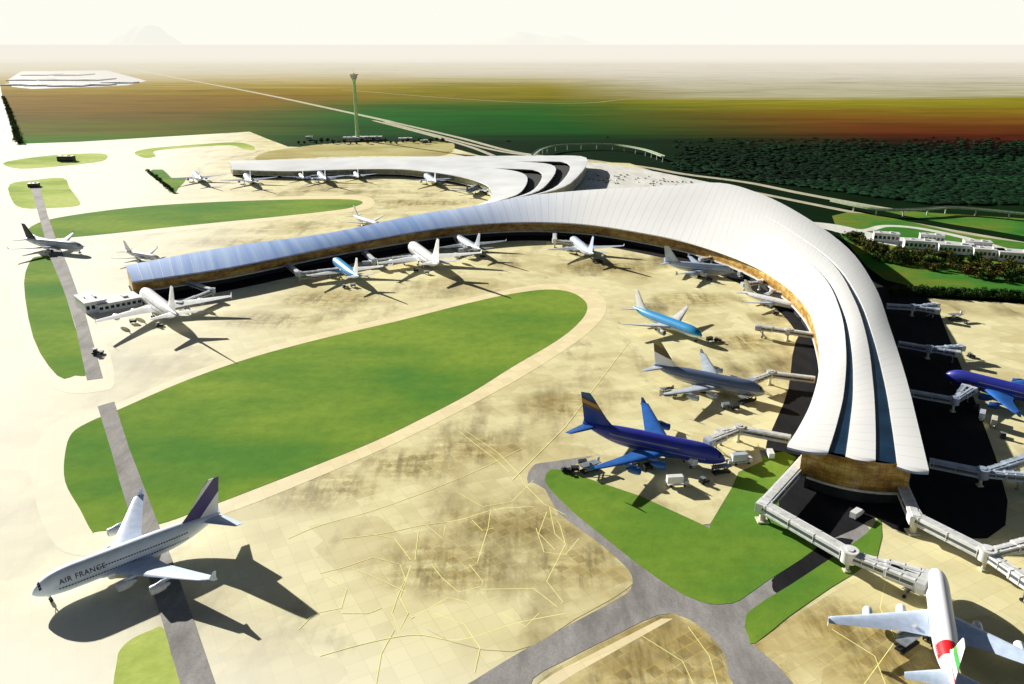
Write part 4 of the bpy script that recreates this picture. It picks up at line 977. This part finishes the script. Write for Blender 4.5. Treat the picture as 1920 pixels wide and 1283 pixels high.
# ------------------------------------------------------------------ ground vehicles
def vehicle(kind, px, rz, label, paint='white', s=1.0, group=None):
    p = g(*px, 0); t = thing({'van': 'van', 'truck': 'catering_truck', 'tug': 'baggage_tractor', 'loader': 'cargo_loader', 'car': 'car', 'cart': 'baggage_cart'}[kind], label, {'van': 'van', 'truck': 'truck', 'tug': 'tractor', 'loader': 'loader', 'car': 'car', 'cart': 'cart'}[kind], (p.x, p.y, .06), rz, group); t.scale = (s, s, s)
    if kind == 'car':
        m = MB(); m.box((0, 0, .65), (4.4, 1.8, .7), 0, .2); m.box((-.2, 0, 1.2), (2.3, 1.6, .6), 0, .22); m.build('body', M[paint], t); wx = (1.35, .32)
    elif kind == 'van':
        m = MB(); m.loft([[Vector((x, s_ * w_, z)) for s_, z in ((-1, .4), (1, .4), (1, zt), (-1, zt))] for x, w_, zt in ((-2.8, .98, 2.3), (1.3, 1.0, 2.3), (2.1, .95, 1.5), (2.9, .85, 1.1))]); m.build('body', M[paint], t)
        MB().loft([[Vector((1.36, -.9, 2.2)), Vector((1.36, .9, 2.2))], [Vector((2.08, .86, 1.56)), Vector((2.08, -.86, 1.56))][::-1]], close=False).build('windshield', M['glass'], t); wx = (1.8, .36)
    elif kind == 'truck':
        MB().box((-1.2, 0, 3.2), (6.2, 2.5, 2.8), 0, .08).build('cargo_box', M[paint], t)
        m = MB(); m.box((3.2, 0, 1.7), (1.9, 2.3, 1.9), 0, .2); m.box((0, 0, .9), (7.6, 1.6, .35)); m.build('cab', M['offwhite'], t)
        MB().box((4.17, 0, 2.0), (.06, 1.9, .8)).build('windshield', M['glass'], t)
        m = MB(); m.beam((-3.6, .9, 1), (.8, .9, 1.85), .2, .2); m.beam((-3.6, -.9, 1), (.8, -.9, 1.85), .2, .2); m.build('scissor_lift', M['steel'], t); wx = (2.6, .5)
    elif kind == 'tug':
        m = MB(); m.box((0, 0, .7), (4.2, 2.2, .7), 0, .12); m.box((-.9, 0, 1.5), (1.3, 1.8, .9), 0, .1); m.build('body', M[paint], t)
        m = MB(); m.box((-.8, 0, 2.35), (1.6, 1.9, .12)); m.beam((-.1, .8, 1), (-.1, .8, 2.3), .08, .08); m.beam((-.1, -.8, 1), (-.1, -.8, 2.3), .08, .08); m.build('canopy', M['steel'], t); wx = (1.3, .42)
    elif kind == 'loader':
        m = MB(); m.box((0, 0, .8), (8, 2.8, .6), 0, .08); m.beam((-3.4, 1.1, 1), (3.2, 1.1, 3.2), .25, .25); m.beam((-3.4, -1.1, 1), (3.2, -1.1, 3.2), .25, .25); m.beam((3.4, 1.1, 1), (-3.2, 1.1, 3.2), .25, .25); m.beam((3.4, -1.1, 1), (-3.2, -1.1, 3.2), .25, .25); m.build('chassis', M[paint], t)
        MB().box((0, 0, 3.5), (8.4, 3.2, .35)).build('platform', M['steel'], t); MB().box((4.3, 1.0, 4.1), (1.2, 1.0, 1.6), 0, .1).build('cab', M['offwhite'], t); wx = (3, .45)
    else:
        m = MB(); m.box((0, 0, .75), (3.6, 1.8, .2)); m.box((-1.7, 0, 1.6), (.1, 1.7, 1.6)); m.box((1.7, 0, 1.6), (.1, 1.7, 1.6)); m.box((0, 0, 2.4), (3.6, 1.8, .1)); m.box((0, 0, 1.3), (2.8, 1.4, .9), 0, .1); m.build('body', M[paint], t); wx = (1.2, .3)
    for sx in (-1, 1):
        for sy in (-1, 1):
            m = MB(); n = 12; r_ = wx[1]
            m.loft([[Vector((sx * wx[0] + r_ * math.cos(2 * math.pi * k / n), sy * .9 + w_, r_ + r_ * math.sin(2 * math.pi * k / n))) for k in range(n)] for w_ in (-.14, .14)]); m.build('wheel', M['black'], t)
    return t
vehicle('loader', (1106, 884), .5, 'dark cargo loader standing at the left tip of the lawn by the blue double-decker', 'dark', 1.3)
vehicle('tug', (1062, 884), 0.1, 'dark tractor at the head of the grey service road', 'dark', 1.3)
vehicle('cart', (1078, 884), 0.1, 'loaded cart behind the dark tractor at the head of the service road', 'dark', 1.2)
vehicle('cart', (1092, 872), 0.3, 'cart between the dark loader and the blue double-decker wing', 'dark', 1.2)
vehicle('truck', (1292, 872), 1.9, 'white catering truck against the flank of the deep blue double-decker', 'white', 1.3)
vehicle('truck', (1270, 912), .1, 'white box truck parked on the shadow in front of the blue double-decker', 'white', 1.3)
vehicle('van', (1443, 855), 1.5, 'white van standing under the jet bridge at the blue double-decker', 'white', 1.5)
vehicle('loader', (1352, 888), .3, 'steel loader under the nose of the blue double-decker', 'dark', 1.2)
vehicle('van', (1606, 968), .7, 'white van on the dark ground below the terminal tip', 'white', 1.5)
vehicle('tug', (184, 664), .2, 'dark tractor added in place of a small shadow beside the left asphalt strip', 'dark', 1.8)  # added tractor stands in for a small shadow on the apron
vehicle('loader', (1250, 738), .2, 'dark loader at the wing tip of the silver airliner', 'dark', 1)
vehicle('truck', (1862, 798), 1.0, 'pale box truck under the blue airliner at the right edge', 'cream', 1.2)
vehicle('truck', (1840, 786), 1.0, 'steel-grey box truck left of the pale one at the right edge', 'silver', 1.2)
vehicle('loader', (1700, 1215), .6, 'dark loader left of the red and green tailed airliner', 'dark', 1.3)
vehicle('truck', (690, 500), .2, 'grey truck between the cyan and the white airliner on the pier', 'silver', 1.2)
vehicle('van', (590, 520), .2, 'white van near the cyan airliner by the pier', 'white', 1.2)
for k, (kx, ky, rz_, kd, pc) in enumerate(((300, 612, .4, 'tug', 'dark'), (250, 606, .2, 'cart', 'dark'), (648, 540, .5, 'tug', 'dark'), (662, 538, .5, 'cart', 'steel'), (780, 510, .3, 'cart', 'dark'), (800, 514, .3, 'cart', 'steel'), (905, 482, .2, 'tug', 'dark'), (1120, 492, .2, 'loader', 'dark'),
        (1310, 520, .3, 'loader', 'dark'), (1330, 526, 0, 'cart', 'dark'), (1392, 520, .6, 'truck', 'silver'), (1455, 590, .8, 'tug', 'dark'), (1500, 600, .8, 'cart', 'steel'), (1330, 640, .4, 'cart', 'dark'), (1345, 640, .4, 'tug', 'dark'), (1400, 755, .5, 'loader', 'dark'), (1360, 765, .3, 'cart', 'steel'), (1378, 768, .3, 'cart', 'dark'),
        (1215, 880, .3, 'cart', 'dark'), (1190, 872, .3, 'cart', 'steel'), (1320, 905, .6, 'tug', 'dark'), (1390, 870, .2, 'truck', 'silver'), (1720, 1180, .6, 'cart', 'dark'), (1690, 1200, .6, 'cart', 'steel'), (1830, 770, 1.0, 'cart', 'dark'), (1880, 820, 1.0, 'tug', 'dark'), (1790, 600, .2, 'loader', 'dark'), (1820, 670, .2, 'tug', 'dark'))):
    pn = {'dark': 'black', 'steel': 'steel-grey', 'silver': 'silver'}[pc]; nm_ = {'tug': 'tractor', 'cart': 'baggage cart', 'loader': 'cargo loader', 'truck': 'truck'}[kd]
    near = ['the all white airliner at the pier tip', 'the cyan airliner on the pier', 'the white four-engined airliner on the pier', 'the grey airliner at the start of the bend', 'the end-on pale blue airliner', 'the broadside grey-blue airliner', 'the small white airliner in the bend', 'the lone cyan airliner', 'the silver four-engined airliner', 'the deep blue double-decker', 'the red and green tailed airliner', 'the blue airliner at the right edge', 'the outer jet bridges'][[0, 0, 1, 1, 2, 2, 3, 4, 5, 5, 5, 6, 6, 7, 7, 8, 8, 8, 9, 9, 9, 9, 10, 10, 11, 11, 12, 12][k]]
    lb = f'{pn} {nm_} parked by {near}'
    if (kx, ky) == (1190, 872): lb = 'steel-grey baggage cart under the left wing of the deep blue double-decker'
    vehicle(kd, (kx, ky), rz_, lb, pc, 1.35)
rnd = random.Random(5)
for i in range(56):
    u = rnd.random(); v = rnd.random(); x = 1100 + 200 * u; y = 318 + 26 * u * .9 + 24 * v * (1 - .5 * u)
    pc = rnd.choice(['white', 'dark', 'steel', 'silver', 'redcar'])
    if 'car' not in globals().get('_carmesh', {}):
        m = MB(); m.box((0, 0, .65), (4.4, 1.8, .7), 0, .2); m.box((-.2, 0, 1.2), (2.3, 1.6, .6), 0, .22); _carmesh = {'car': m.mesh('car')}
    p = g(x, y, 0); o = obj('parked_car', _carmesh['car'], M[pc], None, (p.x, p.y, .05), rnd.choice([.3, 1.87]))
    nm = {'white': 'white', 'dark': 'black', 'steel': 'dark grey', 'silver': 'silver', 'redcar': 'dark red'}[pc]
    tag(o, f'{nm} car on the pale plaza between the two terminals', 'car', f'{nm} cars on the plaza')

# ------------------------------------------------------------------ far hills and haze
def hill(px0, px1, pytop, dist, seed, prof):
    rnd = random.Random(seed); m = MB(); n = 60; top = []; fr = []
    x0 = (px0 - 960) / FPX * dist; x1 = (px1 - 960) / FPX * dist; hmax = (82 - pytop) / FPX * dist * .93 + CAM_H
    rows_ = []
    for j in range(7):
        w_ = math.sin(math.pi * (j / 6) * .5); r = []
        for i in range(n + 1):
            u = i / n; e = prof(u); z = hmax * e * w_ * (1 + .08 * math.sin(u * 40 + j) * (1 - w_ * .5)) - 5
            r.append(Vector((x0 + (x1 - x0) * u, dist + 2000 * j, z)))
        rows_.append(r)
    m.loft(rows_, close=False); return m
M['hill'] = plain('hazy_hill', (.90, .78, .62), 1, scale=.0005)
for a in ((205, 345, 46, 150000, 1, lambda u: max(0, math.sin(math.pi * u)) ** 1.7 * (1 + .05 * math.sin(u * 23))), (860, 1130, 58, 160000, 2, lambda u: max(0, math.sin(math.pi * u)) ** .9 * (.85 + .15 * math.sin(u * 17 + 1)))):
    tag(hill(*a).build('hill', M['hill'], smooth=60), kind='structure')
def haze(x0, x1, y0, y1, z0, z1, dens, c, strength):
    m = MB(); m.box(((x0 + x1) / 2, (y0 + y1) / 2, (z0 + z1) / 2), (x1 - x0, y1 - y0, z1 - z0))
    mt = bpy.data.materials.new('haze_air'); mt.use_nodes = True; t = mt.node_tree; t.nodes.clear()
    o_ = t.nodes.new('ShaderNodeOutputMaterial'); ab = t.nodes.new('ShaderNodeVolumeAbsorption'); em = t.nodes.new('ShaderNodeEmission'); ad = t.nodes.new('ShaderNodeAddShader')
    ab.inputs[0].default_value = (0, 0, 0, 1); ab.inputs[1].default_value = dens
    em.inputs[0].default_value = (*c, 1); em.inputs[1].default_value = dens * strength
    t.links.new(ab.outputs[0], ad.inputs[0]); t.links.new(em.outputs[0], ad.inputs[1]); t.links.new(ad.outputs[0], o_.inputs['Volume'])
    o = m.build('haze', mt); o['kind'] = 'structure'; return o
haze(-90000, 90000, 4600, 400000, -.3, 60, .00032, (.90, .85, .73), 1)
haze(-95000, 95000, 9000, 399000, -.2, 60.5, .0007, (.93, .89, .79), 1)
haze(-110000, 110000, 100000, 148000, 62, 7000, .00005, (1.0, .985, .89), 1)
